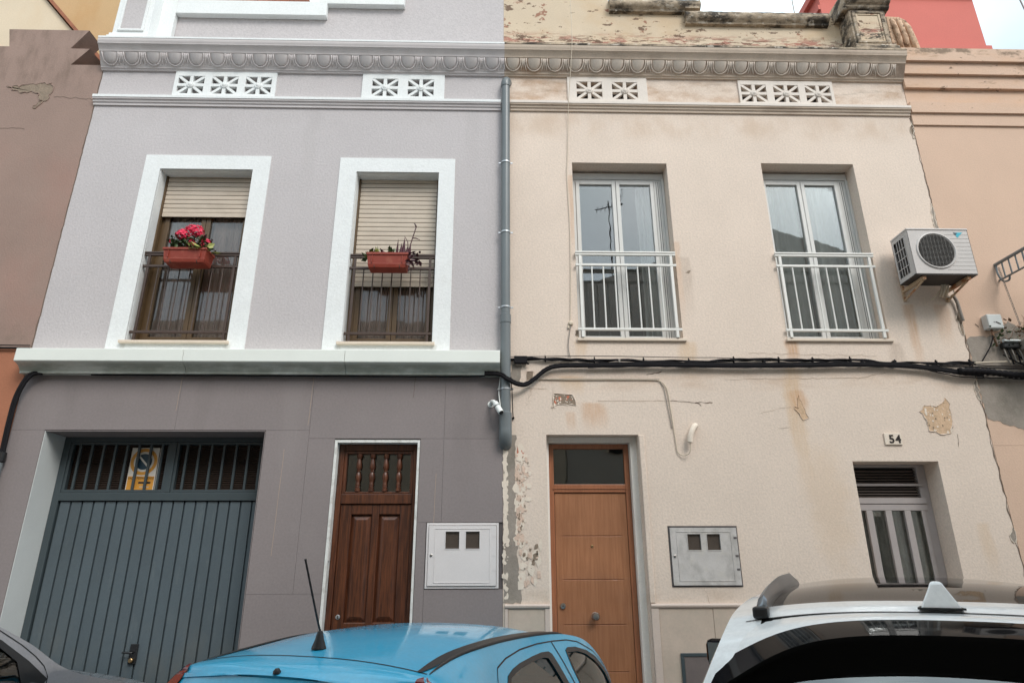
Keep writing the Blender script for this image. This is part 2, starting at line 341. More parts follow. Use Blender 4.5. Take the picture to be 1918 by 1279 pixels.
# ------------------------------------------------------------------ mesh helpers
class MB:
    def __init__(s): s.v = []; s.f = []
    def add(s, vs, fs):
        k = len(s.v); s.v += [tuple(v) for v in vs]; s.f += [tuple(i + k for i in f) for f in fs]; return s
    def box(s, x0, x1, y0, y1, z0, z1):
        return s.add([(x0, y0, z0), (x1, y0, z0), (x1, y1, z0), (x0, y1, z0), (x0, y0, z1), (x1, y0, z1), (x1, y1, z1), (x0, y1, z1)],
                     [(0, 3, 2, 1), (4, 5, 6, 7), (0, 1, 5, 4), (1, 2, 6, 5), (2, 3, 7, 6), (3, 0, 4, 7)])
    def quad(s, a, b, c, d): return s.add([a, b, c, d], [(0, 1, 2, 3)])
    def prism_xz(s, pts, y0, y1):
        """polygon in x,z (counter-clockwise seen from -y) from y0 (front) to y1"""
        n = len(pts)
        s.add([(x, y0, z) for x, z in pts] + [(x, y1, z) for x, z in pts],
              [tuple(range(n)), tuple(range(2 * n - 1, n - 1, -1))] + [(i, i + n, (i + 1) % n + n, (i + 1) % n) for i in range(n)])
        return s
    def prism_x(s, prof, x0, x1):
        """profile in y,z swept along x"""
        n = len(prof)
        s.add([(x0, y, z) for y, z in prof] + [(x1, y, z) for y, z in prof],
              [tuple(range(n)), tuple(range(2 * n - 1, n - 1, -1))] + [(i, (i + 1) % n, (i + 1) % n + n, i + n) for i in range(n)])
        return s
    def tube(s, pts, r, seg=8, cap=True, ry=None):
        pts = [Vector(p) for p in pts]; n = len(pts); k = len(s.v); prev = None
        rs = r if isinstance(r, (list, tuple)) else [r] * n
        for i, p in enumerate(pts):
            t = (pts[min(i + 1, n - 1)] - pts[max(i - 1, 0)]).normalized()
            if prev is None:
                a = Vector((0, 0, 1)) if abs(t.z) < .9 else Vector((0, 1, 0))
                u = t.cross(a).normalized()
            else:
                u = (prev - t * prev.dot(t)).normalized()
            prev = u; w = t.cross(u)
            for j in range(seg):
                an = 2 * PI * j / seg
                s.v.append(tuple(p + u * math.cos(an) * rs[i] + w * math.sin(an) * (ry or 1) * rs[i]))
        for i in range(n - 1):
            for j in range(seg):
                a = k + i * seg + j; b = k + i * seg + (j + 1) % seg
                s.f.append((a, b, b + seg, a + seg))
        if cap:
            s.f.append(tuple(k + j for j in range(seg))[::-1]); s.f.append(tuple(k + (n - 1) * seg + j for j in range(seg)))
        return s
    def lathe(s, prof, c=(0, 0, 0), axis='z', seg=16):
        """profile (r, h) around axis"""
        k = len(s.v); n = len(prof)
        for r, h in prof:
            for j in range(seg):
                a = 2 * PI * j / seg; u, w = r * math.cos(a), r * math.sin(a)
                q = {'z': (u, w, h), 'y': (u, h, w), 'x': (h, u, w)}[axis]
                s.v.append((c[0] + q[0], c[1] + q[1], c[2] + q[2]))
        for i in range(n - 1):
            for j in range(seg):
                a = k + i * seg + j; b = k + i * seg + (j + 1) % seg
                s.f.append((a, b, b + seg, a + seg))
        s.f.append(tuple(k + j for j in range(seg))); s.f.append(tuple(k + (n - 1) * seg + j for j in range(seg)))
        return s
    def ribbon(s, pts, w, y=-.002):
        """flat ragged line on a front wall: pts (x,z)"""
        k = len(s.v); n = len(pts)
        for i, (x, z) in enumerate(pts):
            a = pts[max(0, i - 1)]; b = pts[min(n - 1, i + 1)]
            d = Vector((b[0] - a[0], b[1] - a[1])).normalized(); ww = (w[i] if isinstance(w, (list, tuple)) else w) / 2
            s.v += [(x - d.y * ww, y, z + d.x * ww), (x + d.y * ww, y, z - d.x * ww)]
        for i in range(n - 1): s.f.append((k + 2 * i + 1, k + 2 * i + 3, k + 2 * i + 2, k + 2 * i))
        return s
    def mesh(s, name, m, smooth=False, recalc=True):
        me = bpy.data.meshes.new(name); me.from_pydata(s.v, [], s.f); me.materials.append(MT[m] if isinstance(m, str) else m)
        if recalc:
            bm = bmesh.new(); bm.from_mesh(me); bmesh.ops.recalc_face_normals(bm, faces=bm.faces); bm.to_mesh(me); bm.free()
        if smooth:
            me.polygons.foreach_set('use_smooth', [True] * len(me.polygons))
            if smooth != 'all':
                me.set_sharp_from_angle(angle=R(38))
        me.update(); return me
    def build(s, name, m, parent=None, smooth=False, bev=0, recalc=True, label=None, kind=None):
        o = bpy.data.objects.new(name, s.mesh(name, m, smooth, recalc)); COL.objects.link(o)
        if parent: o.parent = parent
        if bev:
            b = o.modifiers.new('bevel', 'BEVEL'); b.width = bev; b.segments = 2; b.limit_method = 'ANGLE'; b.angle_limit = R(40)
            b.harden_normals = False
        if label: o['label'] = label
        if kind: o['kind'] = kind
        return o

def bx(name, m, parent, x0, x1, y0, y1, z0, z1, bev=0, **k):
    return MB().box(x0, x1, y0, y1, z0, z1).build(name, m, parent, bev=bev, **k)
def tag(o, label, cat, group=None, kind=None):
    o['label'] = label
    if cat: o['category'] = cat
    if group: o['group'] = group
    if kind: o['kind'] = kind
    return o
def thing(name, label, cat, loc=(0, 0, 0), rz=0, group=None):
    o = bpy.data.objects.new(name, None); COL.objects.link(o); o.location = loc; o.rotation_euler = (0, 0, rz)
    o.empty_display_size = .2
    return tag(o, label, cat, group)
def inst(src, parent, loc, name=None, rz=0):
    c = src.copy(); COL.objects.link(c); c.parent = parent; c.location = loc
    if rz: c.rotation_euler = (0, 0, rz)
    return c
def text(name, body, m, parent, loc, size, ext=.002, rot=(PI / 2, 0, 0), sx=1., align='CENTER', offset=0.):
    cu = bpy.data.curves.new(name, 'FONT'); cu.body = body; cu.size = size; cu.extrude = ext; cu.align_x = align; cu.align_y = 'CENTER'
    cu.offset = offset
    tmp = bpy.data.objects.new(name, cu); COL.objects.link(tmp)
    dg = bpy.context.evaluated_depsgraph_get(); me = bpy.data.meshes.new_from_object(tmp.evaluated_get(dg))
    bpy.data.objects.remove(tmp); me.materials.clear(); me.materials.append(MT[m])
    o = bpy.data.objects.new(name, me); COL.objects.link(o); o.parent = parent; o.location = loc; o.rotation_euler = rot; o.scale = (sx, 1, 1)
    return o

def wall_cells(mb, x0, x1, z0, z1, holes, y=0., depth=.3):
    """front face with rectangular holes and their reveals. holes: (x0,x1,z0,z1[,depth])"""
    xs = sorted({x0, x1} | {h[i] for h in holes for i in (0, 1) if x0 < h[i] < x1})
    zs = sorted({z0, z1} | {h[i] for h in holes for i in (2, 3) if z0 < h[i] < z1})
    for a, b in zip(xs, xs[1:]):
        for c, d in zip(zs, zs[1:]):
            mx_, mz_ = (a + b) / 2, (c + d) / 2
            if any(h[0] < mx_ < h[1] and h[2] < mz_ < h[3] for h in holes): continue
            mb.quad((a, y, c), (b, y, c), (b, y, d), (a, y, d))
    for h in holes:
        a, b, c, d = h[:4]; e = y + (h[4] if len(h) > 4 else depth)
        mb.quad((a, y, c), (a, y, d), (a, e, d), (a, e, c)); mb.quad((b, y, c), (b, e, c), (b, e, d), (b, y, d))
        mb.quad((a, y, d), (b, y, d), (b, e, d), (a, e, d)); mb.quad((a, y, c), (a, e, c), (b, e, c), (b, y, c))
    return mb
def shell(h, m, x0, x1, y0, y1, z1):
    """side walls, back wall and roof slab behind the front"""
    mb = MB().box(x0, x0 + .2, y0, y1, 0, z1).box(x1 - .2, x1, y0, y1, 0, z1).box(x0 + .2, x1 - .2, y1 - .2, y1, 0, z1)
    mb.build('side_wall', m, h)
    bx('roof', 'tar', h, x0, x1, y0, y1, z1 + .002, z1 + .15)
    bx('upper_floor', 'room', h, x0 + .201, x1 - .201, y0, y1 - .201, 3.45, 3.7)
    bx('partition', 'room', h, x0 + .201, x1 - .201, y0 + 2.0, y0 + 2.1, .01, z1)
def jag(a, b, n, amp, seed=1):
    rnd = random.Random(seed); out = []
    for i in range(n + 1):
        t = i / n; out.append((a[0] + (b[0] - a[0]) * t + rnd.uniform(-amp, amp), a[1] + (b[1] - a[1]) * t + rnd.uniform(-amp, amp)))
    return out
def blob(name, m, parent, pts, y=-.003, rough=.02, seed=3, edge=None):
    """irregular flake of exposed plaster lying in the wall face, with a lip of broken paint round it"""
    rnd = random.Random(seed); out = []
    n = len(pts)
    for i in range(n):
        a, b = pts[i], pts[(i + 1) % n]; k = max(2, int(math.dist(a, b) / .035))
        for j in range(k):
            t = j / k; out.append((a[0] + (b[0] - a[0]) * t + rnd.uniform(-rough, rough), a[1] + (b[1] - a[1]) * t + rnd.uniform(-rough, rough)))
    mb = MB(); N = len(out)
    mb.add([(x, y, z) for x, z in out], [tuple(range(N))])
    o = mb.build(name, m, parent)
    if edge:
        e = MB(); cx_ = sum(p[0] for p in out) / N; cz_ = sum(p[1] for p in out) / N
        e.tube([(x, y - .001, z) for x, z in out + out[:1]], [rnd.uniform(.0015, .0075) for _ in range(N + 1)], 5, cap=False)
        e.build('plaster_edge', edge, o)
    return o

# ------------------------------------------------------------------ ground
tag(bx('street', 'asphalt', None, -60, 60, -60, 60, -.5, -.12), None, None, kind='structure')['label'] = 'grey asphalt street'
tag(bx('pavement', 'paving', None, -14, 14, -.72, .02, -.3, 0), None, None, kind='structure')['label'] = 'narrow pavement along the house fronts'
tag(bx('kerb', 'kerb', None, -14, 14, -.86, -.723, -.3, .003, bev=.015), None, None, kind='structure')['label'] = 'stone kerb of the narrow pavement'
tag(bx('far_pavement', 'paving', None, -14, 14, -8.3, -5.75, -.3, 0), None, None, kind='structure')['label'] = 'pavement on the near side of the street'

# ------------------------------------------------------------------ GREY HOUSE
GX0, GX1 = -5.125, -.02
H1 = thing('grey_house', 'two-storey house with lilac grey upper wall, white window surrounds and taupe base', 'house', (-2.57, 0, 0))
H1.location = (0, 0, 0)
w1 = (-4.15, -3.045, 4.125, 6.32); w2 = (-1.80, -.803, 4.12, 6.308)
gar = (-4.777, -2.507, 0, 3.142); dl = (-1.748, -.908, 0, 3.02)
mtl = (-.785, -.058, 1.59, 2.212)
wall_cells(MB(), GX0, GX1, 3.76, 8.1, [w1 + (.3,), w2 + (.3,)] + [(x - .163, x + .163, 7.424, 7.692, .14) for x in (-3.985, -3.562, -3.137, -1.535, -1.078)]).build('upper_wall', 'lilac', H1)
wall_cells(MB(), GX0, GX1, 0, 3.76, [(gar[0], gar[1], 0, gar[3], .5), (dl[0], dl[1], 0, dl[3], .3), mtl + (.2,)], y=.012).build('lower_wall', 'joint', H1)
bx('side_return', 'lilac', H1, GX0, GX0 + .25, .013, .3, 0, 8.1)
shell(H1, 'brick', GX0, GX1 - .003, .3, 7, 8.0)
J = .0022
for (a, b, c, d) in [(GX0, -3.45, 3.147, 3.76), (-3.45, -2.05, 3.147, 3.76), (-2.05, -.64, 3.062, 3.76), (-.64, GX1, 3.062, 3.76),
                     (-2.502, -2.05, 1.55, 3.147), (-2.05, -1.775, 1.55, 3.062), (-2.502, -1.775, 0, 1.55), (GX0, -4.78, 0, 3.147),
                     (-.884, -.64, 2.215, 3.062), (-.64, GX1, 2.215, 3.062), (-.884, -.79, 0, 2.215), (-.79, GX1, 0, 1.587)]:
    bx('facade_panel', 'base', H1, a + J / 2, b - J / 2, 0, .0115, c + J / 2, d - J / 2)
for x, z0, z1 in ((-2.07, 3.2, 3.74), (-2.30, 1.9, 2.95), (-.98, 3.5, 3.75), (-3.47, 3.35, 3.72), (-.72, 1.9, 2.7)):
    MB().ribbon(jag((x, z0), (x + .01, z1), 8, .002, int(x * 100)), .004, -.0012).build('hairline', 'crack_s' if x != -.98 else 'crack', H1)
# garage reveal: pale left jamb
bx('garage_jamb', 'jamb', H1, gar[0], gar[0] + .006, .003, .36, 0, gar[3] - .004)
bx('garage_jamb', 'base', H1, gar[1] - .006, gar[1], .003, .36, 0, gar[3] - .004)
bx('garage_lintel', 'base', H1, gar[0] + .007, gar[1] - .007, .003, .36, gar[3] - .008, gar[3] - .001)
# window surrounds
def surround(o, i):
    mb = MB(); y0, y1 = -.014, .004
    mb.box(o[0], i[0], y0, y1, o[2], o[3]); mb.box(i[1], o[1], y0, y1, o[2], o[3]); mb.box(i[0], i[1], y0, y1, i[3], o[3]); mb.box(i[0], i[1], y0, y1, o[2], i[2])
    # painted reveals
    t = .006
    mb.box(i[0] - .001, i[0] + t, y1, .17, i[2], i[3]); mb.box(i[1] - t, i[1] + .001, y1, .17, i[2], i[3]); mb.box(i[0] + t, i[1] - t, y1, .17, i[3] - t, i[3] + .001)
    return mb.build('window_surround', 'white', H1)
surround((-4.345, -2.845, 4.0, 6.512), w1); surround((-2.007, -.611, 4.0, 6.503), w2)
for w in (w1, w2):
    MB().box(w[0] - .045, w[1] + .028, -.055, .2, w[2] - .032, w[2] - .001).build('window_sill', 'sill', H1, bev=.004)

def roller(h, w, zbot, y=.16, pitch=.0605):
    """roller shutter: slats, guides, end bar"""
    a, b = w[0] + .008, w[1] - .008
    sh = MB().box(a, a + .022, y - .02, y + .03, w[2] + .02, w[3]).box(b - .022, b, y - .02, y + .03, w[2] + .02, w[3]).build('roller_shutter', 'brownframe', h)
    z = zbot; first = None
    bar = MB().box(a + .024, b - .024, y - .004, y + .012, zbot, zbot + .055).build('end_bar', 'slat', sh, bev=.003)
    z = zbot + .0585
    while z < w[3] + .02:
        if first is None:
            n = 5; L = b - a - .05; H = pitch - .009
            mb = MB(); pr = []
            for k in range(n + 1):
                t = k / n; pr.append((-.004 - .0014 * math.sin(PI * t), H * t))
            pr += [(.006, H), (.006, 0)]
            mb.prism_x(pr, -L / 2, L / 2)
            first = mb.build('slat', 'slat', sh, smooth=True); first.location = ((a + b) / 2, y, z)
        else:
            inst(first, sh, ((a + b) / 2, y, z))
        z += pitch
    bx('shutter_backing', 'dark', sh, a + .024, b - .024, y + .013, y + .018, zbot + .05, w[3])
    return sh
roller(H1, w1, 5.762); roller(H1, w2, 4.868)

def wavy(x0, x1, z0, z1, y, amp, n, seed, top_amp=1.):
    rnd = random.Random(seed); mb = MB(); ph = [rnd.uniform(0, 6) for _ in range(3)]; N = max(24, n * 8)
    fx = lambda t: math.sin(2 * PI * n * t + ph[0]) * .6 + math.sin(2 * PI * n * 1.7 * t + ph[1]) * .3 + math.sin(2 * PI * n * .43 * t + ph[2]) * .35
    vs = []; M_ = 6
    for j in range(M_ + 1):
        s = j / M_
        for i in range(N + 1):
            t = i / N; vs.append((x0 + (x1 - x0) * t + .01 * math.sin(5 * s + t * 9), y + amp * fx(t) * (.6 + .4 * (1 - s)), z0 + (z1 - z0) * s))
    fs = [(j * (N + 1) + i, j * (N + 1) + i + 1, (j + 1) * (N + 1) + i + 1, (j + 1) * (N + 1) + i) for j in range(M_) for i in range(N)]
    return mb.add(vs, fs)

def french_window(h, w, y, fm, gm, mid, fr=.05, leaf=.055, extra_right=0.):
    """outer frame with two glazed leaves"""
    a, b, c, d = w
    mb = MB().box(a, a + fr, y, y + .07, c, d).box(b - fr, b, y, y + .07, c, d).box(a + fr, b - fr, y, y + .07, d - fr, d).box(a + fr, b - fr, y, y + .07, c, c + fr)
    win = mb.build('window', fm, h, bev=.003)
    for (p, q) in ((a + fr, mid), (mid, b - fr - extra_right)):
        l = MB(); z0, z1 = c + fr + .004, d - fr - .004; p += .003; q -= .003
        l.box(p, p + leaf, y - .012, y + .045, z0, z1).box(q - leaf, q, y - .012, y + .045, z0, z1).box(p + leaf, q - leaf, y - .012, y + .045, z1 - leaf, z1).box(p + leaf, q - leaf, y - .012, y + .045, z0, z0 + leaf * 1.3)
        lo = l.build('leaf_frame', fm, win, bev=.003)
        MB().box(p + leaf - .004, q - leaf + .004, y + .013, y + .019, z0 + leaf * 1.3 - .004, z1 - leaf + .004).build('pane', gm, win)
    if extra_right:
        bx('track', fm, win, b - fr - extra_right + .002, b - fr - .002, y - .004, y + .05, c + fr + .002, d - fr - .002)
        for k in (0.3, .62):
            xx = b - fr - extra_right * k
            bx('track_groove', 'alu_d', win, xx, xx + .006, y - .0055, y - .0041, c + fr + .006, d - fr - .006)
    return win
for w, m, sd in ((w1, -3.60, 4), (w2, -1.30, 9)):
    win = french_window(H1, (w[0] + .01, w[1] - .01, w[2], w[3]), .21, 'brownframe', 'w_glass_b', m, .05, .052)
    wavy(w[0] + .07, m - .01, w[2] + .05, w[3], .30, .016, 9, sd).build('curtain', 'curtain', win, smooth='all', recalc=False)
    wavy(m + .01, w[1] - .07, w[2] + .05, w[3], .30, .016, 9, sd + 1).build('curtain', 'curtain', win, smooth='all', recalc=False)

def railing(h, x0, x1, zb, zt, zm, zl, y, m, nb, postw=.028, over=0., topw=.05, barr=.007):
    mb = MB().box(x0 - over, x1 + over, y - .022, y + .022, zt - .02, zt).box(x0 - over, x1 + over, y - .016, y + .016, zt - .048, zt - .026)
    mb.box(x0 - over * .9, x1 + over, y - .014, y + .014, zm - .014, zm + .014).box(x0 - over, x1 + over, y - .014, y + .014, zl - .014, zl + .014)
    for x in (x0 + .055, x1 - .055):
        mb.box(x - postw / 2, x + postw / 2, y - .013, y + .013, zb, zl - .015).box(x - postw / 2, x + postw / 2, y - .013, y + .013, zl + .015, zm - .015).box(x - postw / 2, x + postw / 2, y - .013, y + .013, zm + .015, zt - .049)
    r = mb.build('railing', m, h, bev=.003)
    f = None
    for k in range(nb):
        x = x0 + .055 + (x1 - x0 - .11) * (k + 1) / (nb + 1)
        if f is None:
            f = MB().tube([(0, 0, 0), (0, 0, zm - zl - .03)], barr, 8).build('bar', m, r, smooth=True); f.location = (x, y, zl + .015)
        else: inst(f, r, (x, y, zl + .015))
    return r
railing(H1, w1[0] + .01, w1[1] - .01, w1[2], 5.225, 5.046, 4.245, .035, 'rail_b', 7)
railing(H1, w2[0] + .01, w2[1] - .01, w2[2], 5.215, 5.04, 4.24, .035, 'rail_b', 7)

# ledge (three coated segments)
led = [(0.003, 4.022), (-.165, 3.985), (-.2, 3.972), (-.203, 3.84), (-.196, 3.832), (-.165, 3.826), (-.115, 3.80), (-.085, 3.765), (-.08, 3.758), (-.08, 3.735), (0.003, 3.735)]
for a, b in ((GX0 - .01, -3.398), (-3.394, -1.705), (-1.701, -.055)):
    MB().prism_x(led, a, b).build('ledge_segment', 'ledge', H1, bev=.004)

# cornice, shared profile
CP = [(0.003, 7.765), (-.026, 7.765), (-.03, 7.782), (-.046, 7.786), (-.05, 7.80), (-.056, 7.806), (-.062, 7.812), (-.138, 7.945), (-.15, 7.952), (-.156, 7.972), (-.168, 7.984),
      (-.186, 8.012), (-.206, 8.026), (-.21, 8.046), (-.215, 8.052), (-.218, 8.096), (-.205, 8.106), (.003, 8.14)]
def make_egg():
    a, b = (-.062, 7.812), (-.138, 7.945); L = math.dist(a, b); d = ((b[0] - a[0]) / L, (b[1] - a[1]) / L); n = (-d[1], d[0])
    def pt(x, s, o):  # s 0 bottom .. 1 top of the slanted band, o out of it
        return (x, a[0] + d[0] * s * L + n[0] * o, a[1] + d[1] * s * L + n[1] * o)
    return pt
ept = make_egg()
def egg_mesh():
    mb = MB(); NU, NV = 12, 8; vs = []; fs = []
    for j in range(NV + 1):
        v = j / NV; s = .06 + .92 * v; hw = .080 * math.sqrt(max(0, 1 - (1 - v) ** 2.4)) if v < 1 else .080
        for i in range(NU + 1):
            u = -1 + 2 * i / NU; o = .037 * math.sqrt(max(0, 1 - u * u)) * (1 - (1 - v) ** 2.2) ** .5
            vs.append(ept(u * hw, s, o))
    for j in range(NV):
        for i in range(NU):
            q = j * (NU + 1) + i; fs.append((q, q + 1, q + NU + 2, q + NU + 1))
    mb.add(vs, fs)
    rim = []
    for k in range(17):
        an = PI * k / 16; rim.append(ept(-.100 * math.cos(an), 1 - 1.0 * math.sin(an) ** .7, .007))
    mb.tube(rim, .008, 6)
    return mb
def dart_mesh():
    mb = MB()
    for dx in (-.014, .014):
        mb.tube([ept(dx * .9, .98, .006), ept(dx, .6, .006), ept(dx * 1.9, .25, .005), ept(dx * 2.6, .02, .004)], [.008, .007, .006, .004], 6)
    mb.tube([ept(0, .98, .006), ept(0, .1, .006)], [.005, .004], 6)
    return mb
def cornice(h, x0, x1, m, xs):
    c = MB().prism_x(CP, x0, x1).build('cornice', m, h, smooth=True)
    e = MB(); e0 = None
    for x in xs:
        if e0 is None:
            em = 'cream_egg' if m == 'cream_trim' else m; e0 = egg_mesh().build('egg', em, c, smooth='all'); d0 = dart_mesh().build('dart', em, c, smooth='all'); e0.location = (x, 0, 0); d0.location = (x + .134, 0, 0)
        else:
            inst(e0, c, (x, 0, 0)); inst(d0, c, (x + .134, 0, 0))
    return c
cornice(H1, GX0 - .012, -.012, 'lilac_trim', [-5.0 + .2683 * k for k in range(19)])
MB().prism_x([(-.218, 8.098), (-.222, 8.1), (-.222, 8.125), (.1, 8.16), (.1, 8.141), (.0, 8.141), (-.205, 8.1075)], GX0 - .012, -.012).build('cornice_capping', 'white', H1)
# string course
SP = [(.003, 7.232), (-.02, 7.232), (-.024, 7.262), (-.038, 7.268), (-.042, 7.292), (-.06, 7.30), (-.064, 7.33), (-.058, 7.338), (.003, 7.352)]
MB().prism_x(SP, GX0 - .01, -.055).build('string_course', 'lilac_trim', H1)
MB().prism_x([(-.0645, 7.318), (-.069, 7.318), (-.069, 7.354), (.002, 7.370), (.002, 7.3535), (-.058, 7.3395), (-.0645, 7.3325)], GX0 - .01, -.055).build('string_course_capping', 'white', H1)

def vent(h, x0, x1, z0, z1, stars, m, dark):
    """ventilation panel with square openings, each crossed by eight spokes"""
    s = .165; zc = (z0 + z1) / 2 - .008; sz = .135
    holes = [(x - s, x + s, zc - sz, zc + sz, .021) for x in stars]
    mb = wall_cells(MB(), x0, x1, z0, z1, holes, y=-.022)
    mb.box(x0, x0 + .001, -.021, .002, z0, z1).box(x1 - .001, x1, -.021, .002, z0, z1).box(x0, x1, -.021, .002, z1 - .001, z1).box(x0, x1, -.021, .002, z0, z0 + .001)
    v = mb.build('vent_panel', m, h)
    bx('vent_recess', dark, v, x0 + .02, x1 - .02, .125, .13, z0 + .02, z1 - .02)
    for x in stars:
        st = MB(); w = .021
        st.box(x - w, x + w, -.02, .03, zc - sz, zc + sz); st.box(x - s, x - w - .001, -.0195, .03, zc - w, zc + w).box(x + w + .001, x + s, -.0195, .03, zc - w, zc + w)
        for sg in (-1, 1):
            L = math.hypot(s, sz); ux, uz = s / L, sg * sz / L; px, pz = -uz * .017, ux * .017
            st.prism_xz([(x - ux * L + px, zc - uz * L + pz), (x - ux * L - px, zc - uz * L - pz), (x + ux * L - px, zc + uz * L - pz), (x + ux * L + px, zc + uz * L + pz)], -.018 + .001 * sg, .028)
        st.build('star_grille', m, v)
        MB().lathe([(.046, -.02), (.046, -.03), (.036, -.036), (.03, -.033), (.026, -.037), (.012, -.043), (.0, -.044)], (x, 0, zc), 'y', 18).build('boss', m, v, smooth=True)
wall_recess = 'lilac'
vent(H1, -4.195, -2.915, 7.368, 7.763, [-3.985, -3.562, -3.137], 'white', 'vent_g')
vent(H1, -1.825, -.778, 7.368, 7.766, [-1.535, -1.078], 'white', 'vent_g')

# parapet of the grey house: wall with a stepped white moulding and a corner pedestal
YP = .2
MB().prism_xz([(GX0, 8.0), (-.02, 8.0), (-.02, 9.75), (-1.2, 9.75), (-1.2, 9.3), (-2.55, 9.3), (-2.55, 9.085), (GX0, 9.085)], YP, YP + .22).build('parapet', 'lilac', H1)
MB().prism_xz([(-4.455, 8.862), (-2.436, 8.862), (-2.436, 9.072), (-1.386, 9.072), (-1.386, 9.31), (-2.56, 9.31), (-2.56, 9.1), (-4.455, 9.1)], YP - .085, YP - .002).build('parapet_moulding', 'white', H1, bev=.006)
MB().prism_xz([(-4.72, 8.0), (-4.457, 8.0), (-4.457, 9.1), (-4.72, 9.1)], YP - .083, YP - .003).build('parapet_moulding', 'white', H1, bev=.006)
ped = MB().box(-5.1, -4.645, -.06, YP - .004, 8.30, 9.35).build('pedestal', 'white', H1, bev=.006)
MB().box(-5.118, -4.62, -.13, YP - .002, 8.14, 8.235).box(-5.112, -4.63, -.1, YP - .003, 8.236, 8.299).build('pedestal_base', 'white', ped, bev=.008)
fr = MB()
for (a, b, c, d) in ((-5.03, -5.0, 8.36, 9.3), (-4.73, -4.70, 8.36, 9.3), (-5.0, -4.73, 8.36, 8.385), (-5.0, -4.73, 8.92, 8.945)): fr.box(a, b, -.083, -.061, c, d)
fr.build('panel_moulding', 'white', ped, bev=.004)
bx('panel_field', 'lilac', ped, -4.999, -4.731, -.0635, -.0605, 8.386, 8.919)

# garage door
gd = MB(); yg = .36
gd.box(-4.77, -4.70, yg - .03, yg + .05, .0, 3.14).box(-2.56, -2.512, yg - .03, yg + .05, 0, 3.14).box(-4.70, -2.56, yg - .03, yg + .05, 3.085, 3.14)
gd.box(-4.70, -2.56, yg - .035, yg + .05, 2.46, 2.545)
gd.box(-3.625, -3.56, yg - .03, yg + .05, 2.546, 3.084)
GD = gd.build('garage_door', 'garage_d', H1, bev=.005)
fr = MB()
for a, b in ((-4.70, -3.626), (-3.559, -2.56)):
    fr.box(a, a + .03, yg - .02, yg + .03, 2.547, 3.083).box(b - .03, b, yg - .02, yg + .03, 2.547, 3.083).box(a + .03, b - .03, yg - .02, yg + .03, 3.055, 3.083).box(a + .03, b - .03, yg - .02, yg + .03, 2.547, 2.575)
fr.build('transom_frame', 'garage_d', GD, bev=.003)
b0 = None
for a, n in ((-4.70, 8), (-3.559, 7)):
    w = 1.074 if n == 8 else .999
    for k in range(n):
        x = a + w * (k + .85) / (n + .55)
        if b0 is None: b0 = MB().box(-.012, .012, -.012, .012, 0, .478).build('transom_bar', 'garage_d', GD, bev=.002); b0.location = (x, yg - .008, 2.576)
        else: inst(b0, GD, (x, yg - .008, 2.576))
bx('transom_backing', 'louvre', GD, -4.69, -2.57, yg + .055, yg + .06, 2.5, 3.12)
l0 = None
for k in range(22):
    z = 2.56 + k * .0235
    if l0 is None: l0 = MB().prism_x([(0, 0), (.02, .012), (.02, .016), (0, .004)], -1.05, 1.05).build('louvre_blade', 'louvre', GD); l0.location = (-3.63, yg + .034, z)
    else: inst(l0, GD, (-3.63, yg + .034, z))
# ribbed sheet: alternating boards with a stepped edge
n = 18; x0, x1 = -4.695, -2.565; pw = (x1 - x0) / n; r0 = None
for k in range(n):
    x = x0 + pw * k
    if r0 is None:
        r0 = MB().add([(.004, .0, 0), (.018, -.014, 0), (pw - .002, -.014, 0), (pw - .002, .02, 0), (.004, .02, 0)] + [(.004, .0, 2.44), (.018, -.014, 2.44), (pw - .002, -.014, 2.44), (pw - .002, .02, 2.44), (.004, .02, 2.44)],
                      [(0, 1, 2, 3, 4), (9, 8, 7, 6, 5), (0, 5, 6, 1), (1, 6, 7, 2), (2, 7, 8, 3), (3, 8, 9, 4), (4, 9, 5, 0)]).build('ribbed_board', 'garage', GD)
        r0.location = (x, yg, .012)
    else: inst(r0, GD, (x, yg, .012))
bx('door_backing', 'dark', GD, -4.69, -2.57, yg + .021, yg + .03, .01, 2.45)
hd = MB().box(-3.682, -3.605, yg - .03, yg - .014, .905, 1.085).build('lock_plate', 'blackplastic', GD, bev=.004)
MB().tube([(-3.645, yg - .03, 1.01), (-3.645, yg - .06, 1.01), (-3.665, yg - .068, 1.01), (-3.735, yg - .06, 1.012)], .009, 8).build('handle', 'blackplastic', hd, smooth=True)
MB().lathe([(.02, -.031), (.022, -.036), (.022, -.052), (.016, -.058), (.0, -.058)], (-3.648, yg, .94), 'y', 14).build('lock_cylinder', 'brass', hd, smooth=True)

# mahogany front door
yd = .1
dr = MB().box(dl[0] + .004, dl[0] + .06, yd, yd + .07, 0, 3.018).box(dl[1] - .05, dl[1] - .004, yd, yd + .07, 0, 3.018).box(dl[0] + .06, dl[1] - .05, yd, yd + .07, 2.95, 3.018)
dr.box(dl[0] + .06, dl[1] - .05, yd - .006, yd + .07, 2.405, 2.505)
D1 = dr.build('front_door', 'darkwood', H1, bev=.006)
a, b = dl[0] + .062, dl[1] - .052
MB().box(a, a + .03, yd + .01, yd + .06, 2.507, 2.948).box(b - .03, b, yd + .01, yd + .06, 2.507, 2.948).box(a + .03, b - .03, yd + .01, yd + .06, 2.918, 2.948).box(a + .03, b - .03, yd + .01, yd + .06, 2.507, 2.53).build('transom_frame', 'darkwood', D1, bev=.004)
MB().box(a + .028, b - .028, yd + .05, yd + .055, 2.525, 2.925).build('pane', 'w_glass_d', D1)
bal = [(.012, 0), (.019, .004), (.019, .03), (.013, .036), (.017, .045), (.013, .054), (.018, .07), (.012, .085), (.016, .11), (.021, .145), (.016, .185), (.011, .2), (.018, .208), (.011, .218), (.02, .245), (.017, .29), (.011, .335), (.019, .345), (.019, .384), (.012, .388)]
q0 = None
